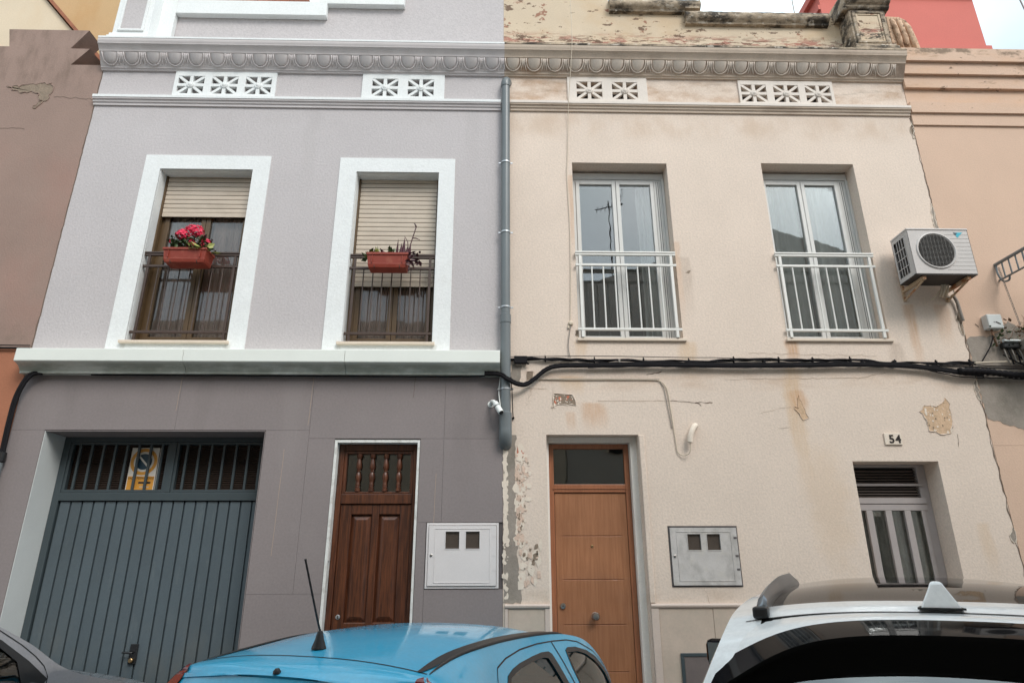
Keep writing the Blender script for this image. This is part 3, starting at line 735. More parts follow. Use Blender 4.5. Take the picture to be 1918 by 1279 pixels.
for k in range(4):
    x = a + .03 + (b - a - .06) * (k + .9) / 4.75
    if q0 is None: q0 = MB().lathe(bal, seg=12).build('baluster', 'darkwood', D1, smooth=True); q0.scale = (1.5, 1.5, 1); q0.location = (x, yd + .022, 2.53)
    else: inst(q0, D1, (x, yd + .022, 2.53))
lf = MB(); c0, c1 = .02, 2.402; st = .115; m = (a + b) / 2
# leaf: stiles, rails and two tall raised panels over two short ones
lf.box(a, a + st, yd + .012, yd + .055, c0, c1).box(b - st, b, yd + .012, yd + .055, c0, c1).box(m - .035, m + .035, yd + .014, yd + .055, c0, c1)
for z0, z1 in ((2.30, c1), (1.14, 1.285), (c0, .2)):
    lf.box(a + st, m - .035, yd + .013, yd + .055, z0, z1).box(m + .035, b - st, yd + .013, yd + .055, z0, z1)
LF = lf.build('door_leaf', 'darkwood', D1, bev=.008)
for (p, q) in ((a + st, m - .035), (m + .035, b - st)):
    for (z0, z1) in ((1.285, 2.30), (.2, 1.14)):
        e = .052; o_, i_ = yd + .044, yd + .02
        vs = [(p, o_, z0), (q, o_, z0), (q, o_, z1), (p, o_, z1), (p + .012, o_ - .004, z0 + .012), (q - .012, o_ - .004, z0 + .012), (q - .012, o_ - .004, z1 - .012), (p + .012, o_ - .004, z1 - .012),
              (p + e, i_, z0 + e), (q - e, i_, z0 + e), (q - e, i_, z1 - e), (p + e, i_, z1 - e)]
        MB().add(vs, [(i, (i + 1) % 4, (i + 1) % 4 + 4, i + 4) for i in range(4)] + [(i + 4, (i + 1) % 4 + 4, (i + 1) % 4 + 8, i + 8) for i in range(4)] + [(8, 9, 10, 11)]).build('raised_panel', 'darkwood', D1)
MB().lathe([(.021, .013), (.022, .006), (.017, .004), (0, .004)], (a + .062, yd, 1.335), 'y', 16).build('keyhole_plate', 'galv', D1, smooth=True)
bx('keyhole', 'ink', D1, a + .058, a + .066, yd + .0025, yd + .0038, 1.322, 1.35)
# thin white trim round the opening
tr = MB(); t = .024
tr.box(dl[0] - t, dl[0] + .004, -.006, yd - .002, 0, 3.045).box(dl[1] - .004, dl[1] + t - .004, -.006, yd - .002, 0, 3.045).box(dl[0] + .004, dl[1] - .004, -.006, yd - .002, 3.018, 3.045)
tr.build('door_trim', 'trim_white', H1, bev=.002)
bx('strike_plate', 'cab_g', H1, dl[0] + .0045, dl[0] + .012, .02, .07, 1.85, 2.03)

# ------------------------------------------------------------------ CREAM HOUSE
CX0, CX1 = -.0185, 5.208
H2 = thing('cream_house', 'two-storey house with stained cream plaster, white balcony railings and an orange wooden door', 'house')
c1 = (.822, 1.992, 4.187, 6.482); c2 = (3.172, 4.33, 4.194, 6.504)
ed = (.437, 1.41, 0, 3.106); gw = (3.66, 4.578, 1.32, 2.83)
wall_cells(MB(), CX0, CX1, 0, 8.1, [c1 + (.3,), c2 + (.3,), ed + (.3,), gw + (.34,), (1.645, 2.352, 1.597, 2.178, .1)] + [(x - .163, x + .163, 7.424, 7.686, .14) for x in (1.082, 1.540, 3.217, 3.640, 4.058)], y=0).build('front_wall', 'cream', H2)
bx('side_return', 'cream', H2, CX1 - .25, CX1, .003, .3, 0, 8.1)
shell(H2, 'brick', CX0 + .003, CX1, .3, 7, 8.0)
cornice(H2, -.0115, CX1 + .003, 'cream_trim', [.1 + .2683 * k for k in range(19)])
MB().prism_x([(-.218, 8.098), (-.224, 8.1), (-.22, 8.13), (.1, 8.16), (.1, 8.141), (.0, 8.141), (-.205, 8.1075)], -.0115, CX1 + .003).build('cornice_capping', 'coping', H2)
MB().prism_x(SP, .066, CX1 - .006).build('string_course', 'cream_trim', H2)
MB().prism_x([(-.0645, 7.318), (-.069, 7.318), (-.069, 7.354), (.002, 7.370), (.002, 7.3535), (-.058, 7.3395), (-.0645, 7.3325)], .066, CX1 - .006).build('string_course_capping', 'cream_vent', H2)
vent(H2, .80, 1.83, 7.368, 7.768, [1.082, 1.540], 'cream_vent', 'vent_d')
vent(H2, 3.022, 4.262, 7.368, 7.75, [3.217, 3.640, 4.058], 'cream_vent', 'vent_d')
# parapet
MB().prism_xz([(CX0, 8.0), (4.9, 8.0), (4.9, 9.06), (2.70, 9.06), (2.70, 9.26), (1.45, 9.26), (1.45, 9.75), (CX0, 9.75)], YP, YP + .22).build('parapet', 'cream_para', H2)
CO = [(YP, 8.862), (YP - .05, 8.868), (YP - .062, 8.90), (YP - .088, 8.915), (YP - .11, 8.95), (YP - .112, 8.99), (YP - .09, 9.045), (YP - .03, 9.085), (YP + .25, 9.09), (YP + .25, 9.061), (YP, 9.061)]
def coping(x0, x1, dz=0.):
    n = 40; mb = MB(); rnd = random.Random(int(x0 * 10)); k = len(CO)
    for i in range(n + 1):
        x = x0 + (x1 - x0) * i / n; j = rnd.uniform(-.004, .004)
        for (y, z) in CO: mb.v.append((x, y - (.0 if y >= YP else rnd.uniform(-.004, .004)), z + dz + j))
    for i in range(n):
        for j in range(k): mb.f.append((i * k + j, i * k + (j + 1) % k, (i + 1) * k + (j + 1) % k, (i + 1) * k + j))
    mb.f.append(tuple(range(k))); mb.f.append(tuple(n * k + j for j in range(k)))
    return mb.build('parapet_coping', 'coping', H2, smooth=True)
coping(2.50, 4.50); coping(1.45, 2.72, .2)
bx('coping_return', 'coping', H2, 2.50, 2.70, YP - .1, YP - .002, 9.09, 9.2)
p2 = MB().box(4.67, 5.17, -.06, YP + .3, 8.325, 8.93).build('pedestal', 'coping', H2, bev=.012)
MB().box(4.62, 5.205, -.14, YP + .3, 8.16, 8.262).box(4.645, 5.195, -.1, YP + .3, 8.2625, 8.324).build('pedestal_base', 'coping', p2, bev=.012)
fr = MB()
for (u, v, c, d) in ((4.70, 4.745, 8.35, 8.90), (5.085, 5.13, 8.35, 8.90), (4.745, 5.085, 8.35, 8.385), (4.745, 5.085, 8.86, 8.90)): fr.box(u, v, -.085, -.061, c, d)
fr.build('panel_moulding', 'coping', p2, bev=.006)
fr = MB()
for (u, v, c, d) in ((4.746, 4.775, 8.386, 8.859), (5.055, 5.084, 8.386, 8.859), (4.776, 5.054, 8.386, 8.41), (4.776, 5.054, 8.835, 8.859)): fr.box(u, v, -.073, -.061, c, d)
fr.build('panel_moulding', 'cream_para', p2, bev=.004)
bx('panel_field', 'cream_para', p2, 4.777, 5.053, -.0635, -.0605, 8.411, 8.834)
MB().prism_x([(-.07, 8.932), (-.1, 8.96), (-.1, 8.985), (-.13, 9.0), (-.2, 9.08), (-.21, 9.1), (-.21, 9.19), (YP + .34, 9.19), (YP + .34, 8.932)], 4.60, 5.23).build('pedestal_cap', 'coping', p2, bev=.012)

# upper windows
def cream_window(w, mid, seed, dense):
    yb = .19
    bxw = MB().box(w[0] + .005, w[1] - .005, yb - .01, yb + .2, w[3] - .115, w[3] - .03).box(w[0] + .03, w[1] - .03, yb - .014, yb - .0101, w[3] - .1, w[3] - .045).build('shutter_box', 'alu', H2, bev=.004)
    bx('shutter_guide', 'alu', H2, w[0] + .003, w[0] + .033, yb - .02, yb + .05, w[2], w[3] - .116, bev=.003)
    bx('shutter_guide', 'alu', H2, w[1] - .033, w[1] - .003, yb - .02, yb + .05, w[2], w[3] - .116, bev=.003)
    win = french_window(H2, (w[0] + .034, w[1] - .034, w[2] + .005, w[3] - .118), yb, 'alu', 'w_glass', mid, .022, .046, .075)
    for s, (p, q) in enumerate(dense):
        wavy(p, q, w[2] + .03, w[3] - .1, yb + .135, .05, max(2, int((q - p) * 8)), seed + s).build('curtain', 'curtain_w', win, smooth='all', recalc=False)
    MB().box(w[0] - .02, w[1] + .035, -.03, .24, w[2] - .034, w[2] - .001).build('window_sill', 'sill', H2, bev=.004)
    # no strip is built under the lintel
    return win
cream_window(c1, 1.38, 21, [(1.66, 1.86)])
cream_window(c2, 3.72, 31, [(3.24, 3.70), (3.74, 4.22)])
railing(H2, c1[0] - .01, c1[1] - .012, c1[2] + .002, 5.245, 5.075, 4.285, -.03, 'whitemetal', 7, .032, .0, barr=.009)
railing(H2, c2[0] - .02, c2[1] - .012, c2[2] + .002, 5.25, 5.08, 4.285, -.03, 'whitemetal', 7, .032, .0, barr=.009)

# orange door
ye = .2
MB().box(ed[0] - .001, ed[0] + .03, .12, ye + .06, 0, 3.105).box(ed[1] - .07, ed[1] + .001, .12, ye + .06, 0, 3.105).box(ed[0] + .03, ed[1] - .07, .12, ye + .06, 3.045, 3.105).build('plaster_frame', 'frame_plaster', H2, bev=.004)
A, B = ed[0] + .032, ed[1] - .072
D2 = MB().box(A, A + .055, ye, ye + .06, 0, 3.042).box(B - .055, B, ye, ye + .06, 0, 3.042).box(A + .055, B - .055, ye, ye + .06, 2.99, 3.042).box(A + .055, B - .055, ye - .004, ye + .06, 2.53, 2.615).build('front_door', 'doorframe', H2, bev=.005)
bx('transom_rail', 'doorframe', D2, A + .04, B - .04, ye - .012, ye - .0045, 2.565, 2.578)
MB().box(A + .056, B - .056, ye + .025, ye + .03, 2.616, 2.989).build('pane', 'w_glass_d', D2)
bx('transom_backing', 'room', D2, A + .056, B - .056, ye + .12, ye + .13, 2.616, 2.989)
A2, B2 = A + .058, B - .058
zs = [.012, .41, .825, 1.247, 1.667, 2.091, 2.526]
for z0, z1 in zip(zs, zs[1:]):
    # flush leaf divided by routed grooves
    MB().box(A2, B2, ye + .012, ye + .05, z0 + .004, z1 - .004).build('leaf_panel', 'doorwood', D2, bev=.0025)
bx('leaf_core', 'doorframe', D2, A2, B2, ye + .017, ye + .045, .012, 2.526)
for s in (A2, B2 - .07):
    for z in zs[1:-1]:
        bx('groove_stop', 'doorwood', D2, s + .0005, s + .0695, ye + .0118, ye + .02, z - .006, z + .006)
MB().lathe([(.034, .012), (.036, .004), (.022, -.002), (.018, -.02), (.03, -.03), (.039, -.045), (.039, -.058), (.03, -.07), (.0, -.073)], ((A2 + B2) / 2, ye, 1.328), 'y', 20).build('door_knob', 'steel', D2, smooth=True)
MB().lathe([(.026, .012), (.028, .004), (.026, -.006), (.012, -.008), (0, -.008)], (A2 + .058, ye, 1.422), 'y', 18).build('lock_rosette', 'steel', D2, smooth=True)
bx('key_slot', 'ink', D2, A2 + .052, A2 + .064, ye - .0095, ye - .0081, 1.418, 1.426)
MB().lathe([(.013, .012), (.014, .006), (.009, .004), (.0, .006)], ((A2 + B2) / 2, ye, 1.99), 'y', 14).build('peephole', 'brass', D2, smooth=True)

# barred ground-floor window
yw = .24
gwm = MB().box(gw[0] + .003, gw[0] + .04, yw, yw + .06, gw[2], gw[3]).box(gw[1] - .1, gw[1] - .003, yw, yw + .06, gw[2], gw[3])
gwm.box(gw[0] + .04, gw[1] - .1, yw, yw + .06, gw[3] - .03, gw[3]).box(gw[0] + .04, gw[1] - .1, yw, yw + .06, gw[2], gw[2] + .05)
GWN = gwm.build('barred_window', 'alu_s', H2, bev=.004)
xa, xb = gw[0] + .041, gw[1] - .101
bx('transom_bar', 'alu_s', GWN, xa, gw[1] - .06, yw - .02, yw + .05, 2.60, 2.625, bev=.003)
bx('transom_bar', 'alu_s', GWN, xa, gw[1] - .06, yw - .02, yw + .05, 2.415, 2.475, bev=.003)
bx('transom_bar', 'alu_s', GWN, xa, gw[1] - .06, yw - .012, yw + .05, 2.345, 2.41, bev=.003)
bb = None
for k in range(3):
    x = xa + (xb - xa) * (k + 1) / 4.0 - .02 + k * .012
    bx('window_bar', 'alu_s', GWN, x - .034, x + .034, yw - .015, yw + .02, gw[2] + .052, 2.343, bev=.003)
bx('window_bar', 'alu_s', GWN, xb - .04, xb, yw - .015, yw - .001, gw[2] + .052, 2.343, bev=.003)
for (z0, z1) in ((2.627, 2.79), (2.477, 2.598)):
    l1 = None; nn = int((z1 - z0) / .03)
    for k in range(nn):
        z = z0 + k * .03
        MB().prism_x([(0, 0), (.03, .016), (.03, .02), (0, .005)], xa, xb).build('louvre_blade', 'louvre_g', GWN).location = (0, yw + .012, z + .004)
bx('louvre_backing', 'dark', GWN, xa, xb, yw + .055, yw + .06, 2.48, 2.8)
wavy(xa, xb, gw[2], 2.40, yw + .085, .045, 6, 77).build('curtain', 'curtain_d', GWN, smooth='all', recalc=False)
MB().box(xa, xb, yw + .03, yw + .035, gw[2] + .05, 2.345).build('pane', 'w_glass', GWN)

# wainscot of stone slabs with a moulded cap
for a, b in ((.035, .385), (1.495, 2.02), (2.024, 3.1), (3.104, 4.2), (4.204, CX1)):
    bx('wainscot_slab', 'stone', H2, a, b, -.012, -.001, 0, 1.408, bev=.002)
for a, b in ((.0, .436), (1.42, CX1)):
    MB().prism_x([(-.001, 1.41), (-.018, 1.41), (-.03, 1.42), (-.034, 1.435), (-.028, 1.447), (-.001, 1.452)], a, b).build('wainscot_cap', 'stone_t', H2)
for a, b in ((.0, .033), (.387, .436), (1.42, 1.493)):
    bx('wainscot_edge', 'stone_t', H2, a, b, -.02, -.001, 0, 1.409, bev=.003)
MB().box(1.415, 1.47, -.016, -.001, 1.455, 3.1).build('plaster_rib', 'cream', H2, bev=.008)

# damaged plaster
blob('cement_patch', 'cement', H2, [(-.012, 1.46), (.16, 1.46), (.155, 1.6), (.12, 1.9), (.145, 2.2), (.115, 2.45), (.1, 2.75), (.12, 3.1), (.0, 3.1), (-.012, 2.4)], -.003, .01, 3)
blob('paint_remnant', 'peel_e', H2, [(-.01, 2.0), (.03, 2.02), (.03, 2.3), (.02, 2.6), (.03, 2.95), (-.012, 2.95)], -.0055, .012, 5)
blob('exposed_brick', 'mortar', H2, [(.125, 2.86), (.2, 2.87), (.2, 2.96), (.13, 2.98)], -.004, .006, 6)
def flakes(name, m, parent, cells, n, size, y, seed):
    """many small ragged flakes lying in the wall face"""
    rnd = random.Random(seed); mb = MB()
    for _ in range(n):
        x0, x1, z0, z1 = rnd.choice(cells); t = rnd.random() ** 1.4; x = x0 + (x1 - x0) * t; z = rnd.uniform(z0, z1); r = size * rnd.uniform(.3, 1.4); k = rnd.randint(5, 8); st = rnd.uniform(.7, 2.2)
        vs = [(x + r * rnd.uniform(.5, 1.1) * math.cos(2 * PI * i / k), y - rnd.uniform(0, .0012), z + r * st * rnd.uniform(.5, 1.1) * math.sin(2 * PI * i / k)) for i in range(k)]
        mb.add(vs, [tuple(range(k))])
    return mb.build(name, m, parent, kind='stuff')
edge_cells = [(.12, .2, 2.2, 2.95), (.13, .24, 2.2, 2.5), (.13, .27, 2.55, 2.9), (.14, .36, 1.62, 2.05), (.12, .18, 2.0, 2.2)]
flakes('loose_plaster', 'peel_e', H2, edge_cells, 80, .034, -.0035, 4)
flakes('exposed_plaster', 'peel_p', H2, edge_cells, 60, .024, -.0048, 5)
flakes('exposed_plaster', 'peel_d', H2, edge_cells, 46, .008, -.0065, 6)
flakes('loose_plaster', 'peel_e', H2, [(-.012, .03, 1.5, 2.95)], 60, .02, -.0048, 7)
for i, (x, z, r) in enumerate(((.30, 1.88, .028), (.31, 1.98, .02), (.25, 1.95, .012), (.22, 1.87, .012), (.32, 1.92, .015), (.28, 1.83, .018), (.19, 1.9, .014))):
    blob('plaster_hole', 'peel_d', H2, [(x - r, z - r * 1.4), (x + r, z - r), (x + r, z + r * 1.5), (x - r * .6, z + r)], -.0055, .006, 20 + i)
blob('peeled_spot', 'peel_d', H2, [(.50, 3.40), (.56, 3.43), (.76, 3.43), (.73, 3.55), (.52, 3.55), (.515, 3.45)], -.003, .008, 11, 'cream')
blob('peeled_spot', 'peel_d', H2, [(.235, 3.70), (.31, 3.70), (.31, 3.80), (.24, 3.80)], -.003, .008, 12, 'cream')
blob('peeled_spot', 'cement', H2, [(.06, 3.66), (.16, 3.66), (.18, 3.86), (.07, 3.88)], -.003, .01, 13)
blob('peeled_spot', 'peel', H2, [(4.50, 3.36), (4.54, 3.30), (4.56, 3.16), (4.70, 3.11), (4.79, 3.13), (4.83, 3.3), (4.84, 3.48), (4.80, 3.53), (4.76, 3.47), (4.68, 3.43), (4.55, 3.43)], -.003, .012, 14, 'cream')
blob('peeled_spot', 'peel', H2, [(3.12, 3.43), (3.16, 3.41), (3.19, 3.55), (3.22, 3.42), (3.27, 3.3), (3.2, 3.26), (3.15, 3.36)], -.003, .01, 15, 'cream')
for i, (a, b, nseg, amp, w) in enumerate((((1.0, 3.47), (1.78, 3.475), 16, .004, .004), ((1.78, 3.475), (2.05, 3.46), 8, .006, .006), ((2.05, 3.46), (2.25, 3.46), 6, .008, .009),
                               ((2.07, 3.46), (2.12, 3.42), 4, .004, .008), ((2.4, 3.72), (3.9, 3.74), 26, .008, .005), ((3.9, 3.74), (4.2, 3.80), 8, .006, .005), ((2.7, 4.02), (4.15, 4.0), 24, .012, .004),
                               ((1.55, 3.77), (1.72, 3.80), 5, .006, .012), ((2.75, 3.35), (3.1, 3.42), 8, .01, .003), ((4.86, 3.12), (4.84, 2.98), 4, .006, .006), ((.03, 3.62), (.45, 3.60), 10, .004, .004),
                               ((.51, 3.36), (.52, 3.62), 6, .003, .004), ((1.99, 1.455), (1.96, 1.60), 6, .012, .004), ((2.92, 3.17), (3.05, 3.19), 5, .008, .005), ((.28, 3.62), (.24, 3.4), 6, .02, .003))):
    rr = random.Random(i); pts = jag(a, b, nseg, amp, i + 40)
    MB().ribbon(pts, [w * rr.uniform(.4, 1.3) for _ in pts], -.0018).build('plaster_crack', 'crack' if w > .005 else 'crack_s', H2)
MB().ribbon(jag((CX1 - .004, 1.5), (CX1 - .004, 7.2), 90, .012, 5), [random.uniform(.004, .018) for _ in range(91)], -.0022).build('party_crack', 'crack', H2)
for i, (z0, z1) in enumerate(((5.55, 5.95), (4.25, 4.62), (3.5, 3.8), (6.9, 7.15), (2.0, 2.15))):
    blob('party_patch', 'peel_d' if i % 2 else 'cement', H2, [(CX1 - .03, z0), (CX1 - .002, z0), (CX1 - .002, z1), (CX1 - .05, (z0 + z1) / 2)], -.003, .012, 60 + i, 'peel_e')
blob('plaster_nick', 'peel_d', H2, [(2.10, 5.0), (2.13, 4.99), (2.16, 5.03), (2.12, 5.02)], -.003, .003, 71)
blob('plaster_nick', 'peel_d', H2, [(.785, 4.22), (.822, 4.2), (.822, 4.29), (.79, 4.28)], -.003, .006, 72)

# ------------------------------------------------------------------ things fixed to the two fronts
def curve_pts(ctrl, n=10):
    out = []; c = [Vector(p) for p in ctrl]
    for i in range(len(c) - 1):
        p0, p1, p2_, p3 = c[max(i - 1, 0)], c[i], c[i + 1], c[min(i + 2, len(c) - 1)]
        for k in range(n):
            t = k / n
            out.append(.5 * ((2 * p1) + (-p0 + p2_) * t + (2 * p0 - 5 * p1 + 4 * p2_ - p3) * t * t + (-p0 + 3 * p1 - 3 * p2_ + p3) * t ** 3))
    out.append(c[-1]); return out

dp = thing('drainpipe', 'grey plastic drainpipe running down between the lilac house and the cream house', 'drainpipe', (.005, -.07, 2.9))
px, py = 0, 0
MB().tube([(px, py, .25), (px, py, 1.46)], .056, 20).build('pipe', 'pvc', dp, smooth=True)
MB().tube([(px, py, 1.44), (px, py, 4.66)], .053, 20).build('pipe', 'pvc', dp, smooth=True)
MB().lathe([(.055, 1.43), (.062, 1.435), (.062, 1.53), (.055, 1.535)], (px, py, 0), 'z', 20).build('socket', 'pvc', dp, smooth=True)
MB().lathe([(.058, .24), (.067, .245), (.067, .42), (.059, .43)], (px, py, 0), 'z', 20).build('socket', 'pvc', dp, smooth=True)
MB().tube(curve_pts([(px, py, .26), (px, py, .19), (px, py + .03, .13), (px, py + .09, .1)], 6), .067, 18).build('elbow', 'pvc', dp, smooth=True)
MB().tube(curve_pts([(px, py, 4.65), (px, py, 4.7), (px + .01, py + .02, 4.75), (px + .02, py + .075, 4.77)], 6), .06, 18).build('elbow', 'pvc', dp, smooth=True)
for z in (3.51, 2.56, 1.62, .68):
    MB().lathe([(.0575, z - .009), (.0605, z - .008), (.0605, z + .008), (.0575, z + .009)], (px, py, 0), 'z', 20).box(-.085, -.058, -.006, .006, z - .008, z + .008).box(.058, .085, -.006, .006, z - .008, z + .008).box(-.006, .006, .058, .069, z - .01, z + .01).build('pipe_clip', 'galv', dp, smooth=True)

def strand(ctrl, r, n=10, wob=0., seed=1, seg=7):
    rnd = random.Random(seed); pts = curve_pts(ctrl, n)
    if wob: pts = [p + Vector((0, rnd.uniform(-wob * .4, wob * .4), rnd.uniform(-wob, wob))) for p in pts]
    return pts
# upper bundle: several twisted strands with clamps
ub = thing('facade_cable', 'upper bundle of twisted black cables clipped along the cream front', 'cable', (2.6, -.03, 3.93), group='cables along the cream front')
def twisted(parent, x0, x1, zf, y, rad, r, turns, ph, m='cable', name='strand', n=90):
    pts = []
    for i in range(n + 1):
        t = i / n; x = x0 + (x1 - x0) * t; a = turns * 2 * PI * t + ph
        pts.append((x, y + math.cos(a) * rad, zf(x) + math.sin(a) * rad))
    return MB().tube(pts, r, 6).build(name, m, parent, smooth='all')
zup = lambda x: .0 + .012 * math.sin(x * 2.1) + .006 * math.sin(x * 5.3 + 1) - .006 * abs(x)
for k in range(3): twisted(ub, -2.66, 2.62, zup, 0, .008 + .003 * k, .0105 - .001 * k, 6 + 2 * k, k * 2.1)
MB().tube([(-2.66, 0, .03)] + [(x, 0, .034 + .006 * math.sin(x * 3)) for x in [-2.5 + .2 * i for i in range(12)]] + [(.1, 0, .012)], .004, 6).build('thin_strand', 'cable', ub, smooth='all')
for i, x in enumerate((-2.42, -2.16, -1.62, -1.08, -.58, -.08, .42, .80, 1.22, 1.72, 2.18, 2.56)):
    MB().box(x - .007, x + .007, -.022, .022, zup(x) - .022, zup(x) + .022).box(x - .006, x + .004, -.010, .012, zup(x) + .0215, zup(x) + .036 + .004 * (i % 3)).box(x - .004, x + .010, -.006, .02, zup(x) - .032, zup(x) - .0225).build('cable_clamp', 'cable', ub, bev=.004)
MB().box(-2.5, -2.36, -.03, .025, -.05, .03).tube([(-2.44, -.01, -.06), (-2.4, -.01, -.02), (-2.34, -.01, -.06)], .012, 6).build('splice_box', 'cable', ub, bev=.008)
lb = thing('facade_cable', 'thick lower black cable that dips behind the drainpipe and rises along the cream front', 'cable', (0, 0, 0), group='cables along the cream front')
low = [(-.22, -.09, 3.742), (-.06, -.11, 3.73), (.02, -.15, 3.672), (.12, -.11, 3.628), (.22, -.06, 3.632), (.32, -.05, 3.70), (.44, -.045, 3.80), (.58, -.045, 3.845), (.9, -.045, 3.855), (1.6, -.045, 3.868), (2.4, -.045, 3.862), (3.2, -.045, 3.868),
       (3.8, -.045, 3.88), (4.4, -.045, 3.868), (4.75, -.05, 3.83), (5.0, -.055, 3.79), (5.25, -.06, 3.765)]
MB().tube(strand(low, .02), [.021] * (len(low) * 10 - 9), 9).build('sheath', 'cable', lb, smooth='all')
MB().tube(strand([(x, y - .01, z + .021) for x, y, z in low], .01, wob=.003, seed=3), .0095, 7).build('sheath', 'cable', lb, smooth='all')
MB().tube(strand([(x, y - .008, z - .02) for x, y, z in low[8:]], .01, wob=.003, seed=4), .0085, 7).build('sheath', 'cable', lb, smooth='all')
for x in (1.25, 2.85, 3.95, 4.3): bx('cable_clip', 'cable_g' if x < 2 else 'cable', lb, x - .01, x + .01, -.06, -.01, 3.885, 3.93)
wb = thing('cable_splice', 'thick wrapped black cable joint in front of the peach house', 'cable', (0, 0, 0))
nz = 60; pts = []; rs = []
rnd = random.Random(2)
for i in range(nz + 1):
    t = i / nz; pts.append((4.98 + 1.3 * t, -.075, 3.80 - .06 * t + .012 * math.sin(9 * t))); rs.append(.036 + .006 * math.sin(i * 2.2) + rnd.uniform(-.003, .003))
MB().tube(pts, rs, 10).build('wrapping', 'cable', wb, smooth='all')
for k, (dz, rr) in enumerate(((.06, .007), (.085, .005), (-.055, .006))):
    MB().tube(strand([(4.6, -.05, 3.85 + dz * .3), (5.0, -.06, 3.80 + dz), (5.5, -.06, 3.78 + dz), (6.2, -.06, 3.76 + dz * 1.2)], .006, wob=.004, seed=k), rr, 6).build('strand', 'cable', wb, smooth='all')
tag(MB().tube(strand([(5.2, -.045, 3.905), (5.5, -.045, 3.92), (5.9, -.05, 3.925), (6.6, -.05, 3.93)], .006), .009, 7).build('facade_wire', 'cable_w', None, smooth='all'), 'pale wire continuing over the grey cement patch of the peach house', 'cable')
tag(MB().tube(strand([(5.3, -.04, 3.93), (5.42, -.06, 4.1), (5.5, -.05, 4.25)], .006), .007, 6).tube(strand([(5.55, -.05, 4.0), (5.75, -.06, 3.88), (6.1, -.05, 3.82)], .006), .008, 6).tube(strand([(5.7, -.05, 4.02), (5.8, -.06, 3.9), (6.0, -.05, 3.8)], .006), .007, 6).build('loose_wires', 'cable', None, smooth='all'), 'loose black wires dangling under the connector on the peach house', 'cable')
# black cable looping down the left edge of the grey house
lc = thing('facade_cable', 'black cable curving down the left edge of the lilac house into a grey conduit', 'cable')
lcp = [(-4.93, -.05, 3.745), (-4.98, -.075, 3.735), (-5.02, -.08, 3.71), (-5.07, -.08, 3.62), (-5.115, -.07, 3.45), (-5.125, -.06, 3.2), (-5.118, -.055, 2.9), (-5.115, -.055, 2.82)]
MB().tube(strand(lcp, .02), .022, 9).build('sheath', 'cable', lc, smooth='all')
MB().tube(strand([(x + .03, y - .012, z - .012) for x, y, z in lcp], .01), .014, 7).build('sheath', 'cable', lc, smooth='all')
MB().tube([(-5.115, -.055, .1), (-5.115, -.055, 2.82)], .032, 12).build('conduit', 'pvc', lc, smooth=True)
MB().lathe([(.033, 2.8), (.045, 2.81), (.045, 2.9), (.03, 2.91)], (-5.115, -.055, 0), 'z', 14).build('collar', 'blackplastic', lc, smooth=True)
tag(MB().tube(strand([(-4.4, -.05, 3.728), (-2.5, -.05, 3.726), (-.5, -.05, 3.724), (-.2, -.08, 3.735)], .01, wob=.0015), .0075, 6).build('ledge_cable', 'cable', None, smooth='all'), 'thin black cable tucked under the white ledge of the lilac house', 'cable')
tag(MB().tube([(-9, -.03, 4.03), (-7, -.03, 4.035), (-5.13, -.03, 4.03)], .011, 7).tube([(-9, -.03, 4.08), (-7, -.03, 4.075), (-5.13, -.03, 4.06)], .006, 6).build('facade_cable', 'cable', None, smooth='all'), 'dark cables between the brown wall and the terracotta base at the left edge', 'cable')
# thin wires
tag(MB().tube(strand([(.878, -.235, 9.6), (.855, -.24, 8.8), (.85, -.245, 8.1), (.80, -.07, 7.33), (.79, -.025, 7.0), (.765, -.015, 6.5), (.752, -.012, 6.3), (.765, -.012, 5.6), (.755, -.012, 5.0), (.735, -.012, 4.45), (.735, -.012, 4.37)], .004, 8), .0042, 6).build('roof_wire', 'cable_w', None, smooth='all'), 'thin pale wire hanging from the parapet down past the left white-railed window', 'cable')
tag(MB().tube(strand([(.74, -.015, 4.35), (.72, -.02, 4.25), (.70, -.016, 4.1), (.71, -.02, 3.98), (.72, -.03, 3.93)], .004, 8), .0048, 6).build('short_wire', 'cable_g', None, smooth='all'), 'short brownish wire from a wall plug to the black cables below the left white-railed window', 'cable')
tag(MB().lathe([(.03, 0), (.03, -.012), (.02, -.03), (0, -.034)], (.735, 0, 4.36), 'y', 12).box(.70, .72, -.02, -.001, 4.30, 4.33).build('wall_plug', 'cable_w', None, smooth=True), 'small pale wall plug where the roof wire ends', 'fitting')
bw = [(.30, -.012, 3.712), (.7, -.012, 3.706), (1.2, -.012, 3.708), (1.60, -.012, 3.708), (1.69, -.012, 3.69), (1.745, -.012, 3.63), (1.765, -.012, 3.55), (1.785, -.012, 3.3), (1.805, -.012, 3.0), (1.812, -.012, 2.93), (1.84, -.018, 2.895), (1.88, -.03, 2.885), (1.925, -.05, 2.905), (1.937, -.06, 2.95), (1.94, -.06, 3.02)]
tag(MB().tube(strand(bw, .005, 8), .0052, 6).build('bell_wire', 'cable_w', None, smooth='all'), 'thin pale wire turning down from the cables to the bent pipe stub', 'cable')
tag(MB().tube(strand([(.3, -.01, 3.716), (1.55, -.01, 3.716), (1.67, -.01, 3.70), (1.725, -.01, 3.6), (1.75, -.01, 3.4), (1.775, -.01, 3.17)], .004, 8), .0036, 6).build('bell_wire', 'cable_g', None, smooth='all'), 'grey second wire running beside the pale one to the bent pipe stub', 'cable')
hp = curve_pts([(1.94, -.06, 3.015), (1.95, -.062, 3.08), (1.975, -.058, 3.14), (2.01, -.035, 3.19), (2.035, .0, 3.205)], 6)
hn = MB().tube(hp, .03, 14, cap=False); tag(hn.build('bent_pipe', 'peel_e', None, smooth='all'), 'white bent pipe stub sticking out of the cream wall', 'pipe')
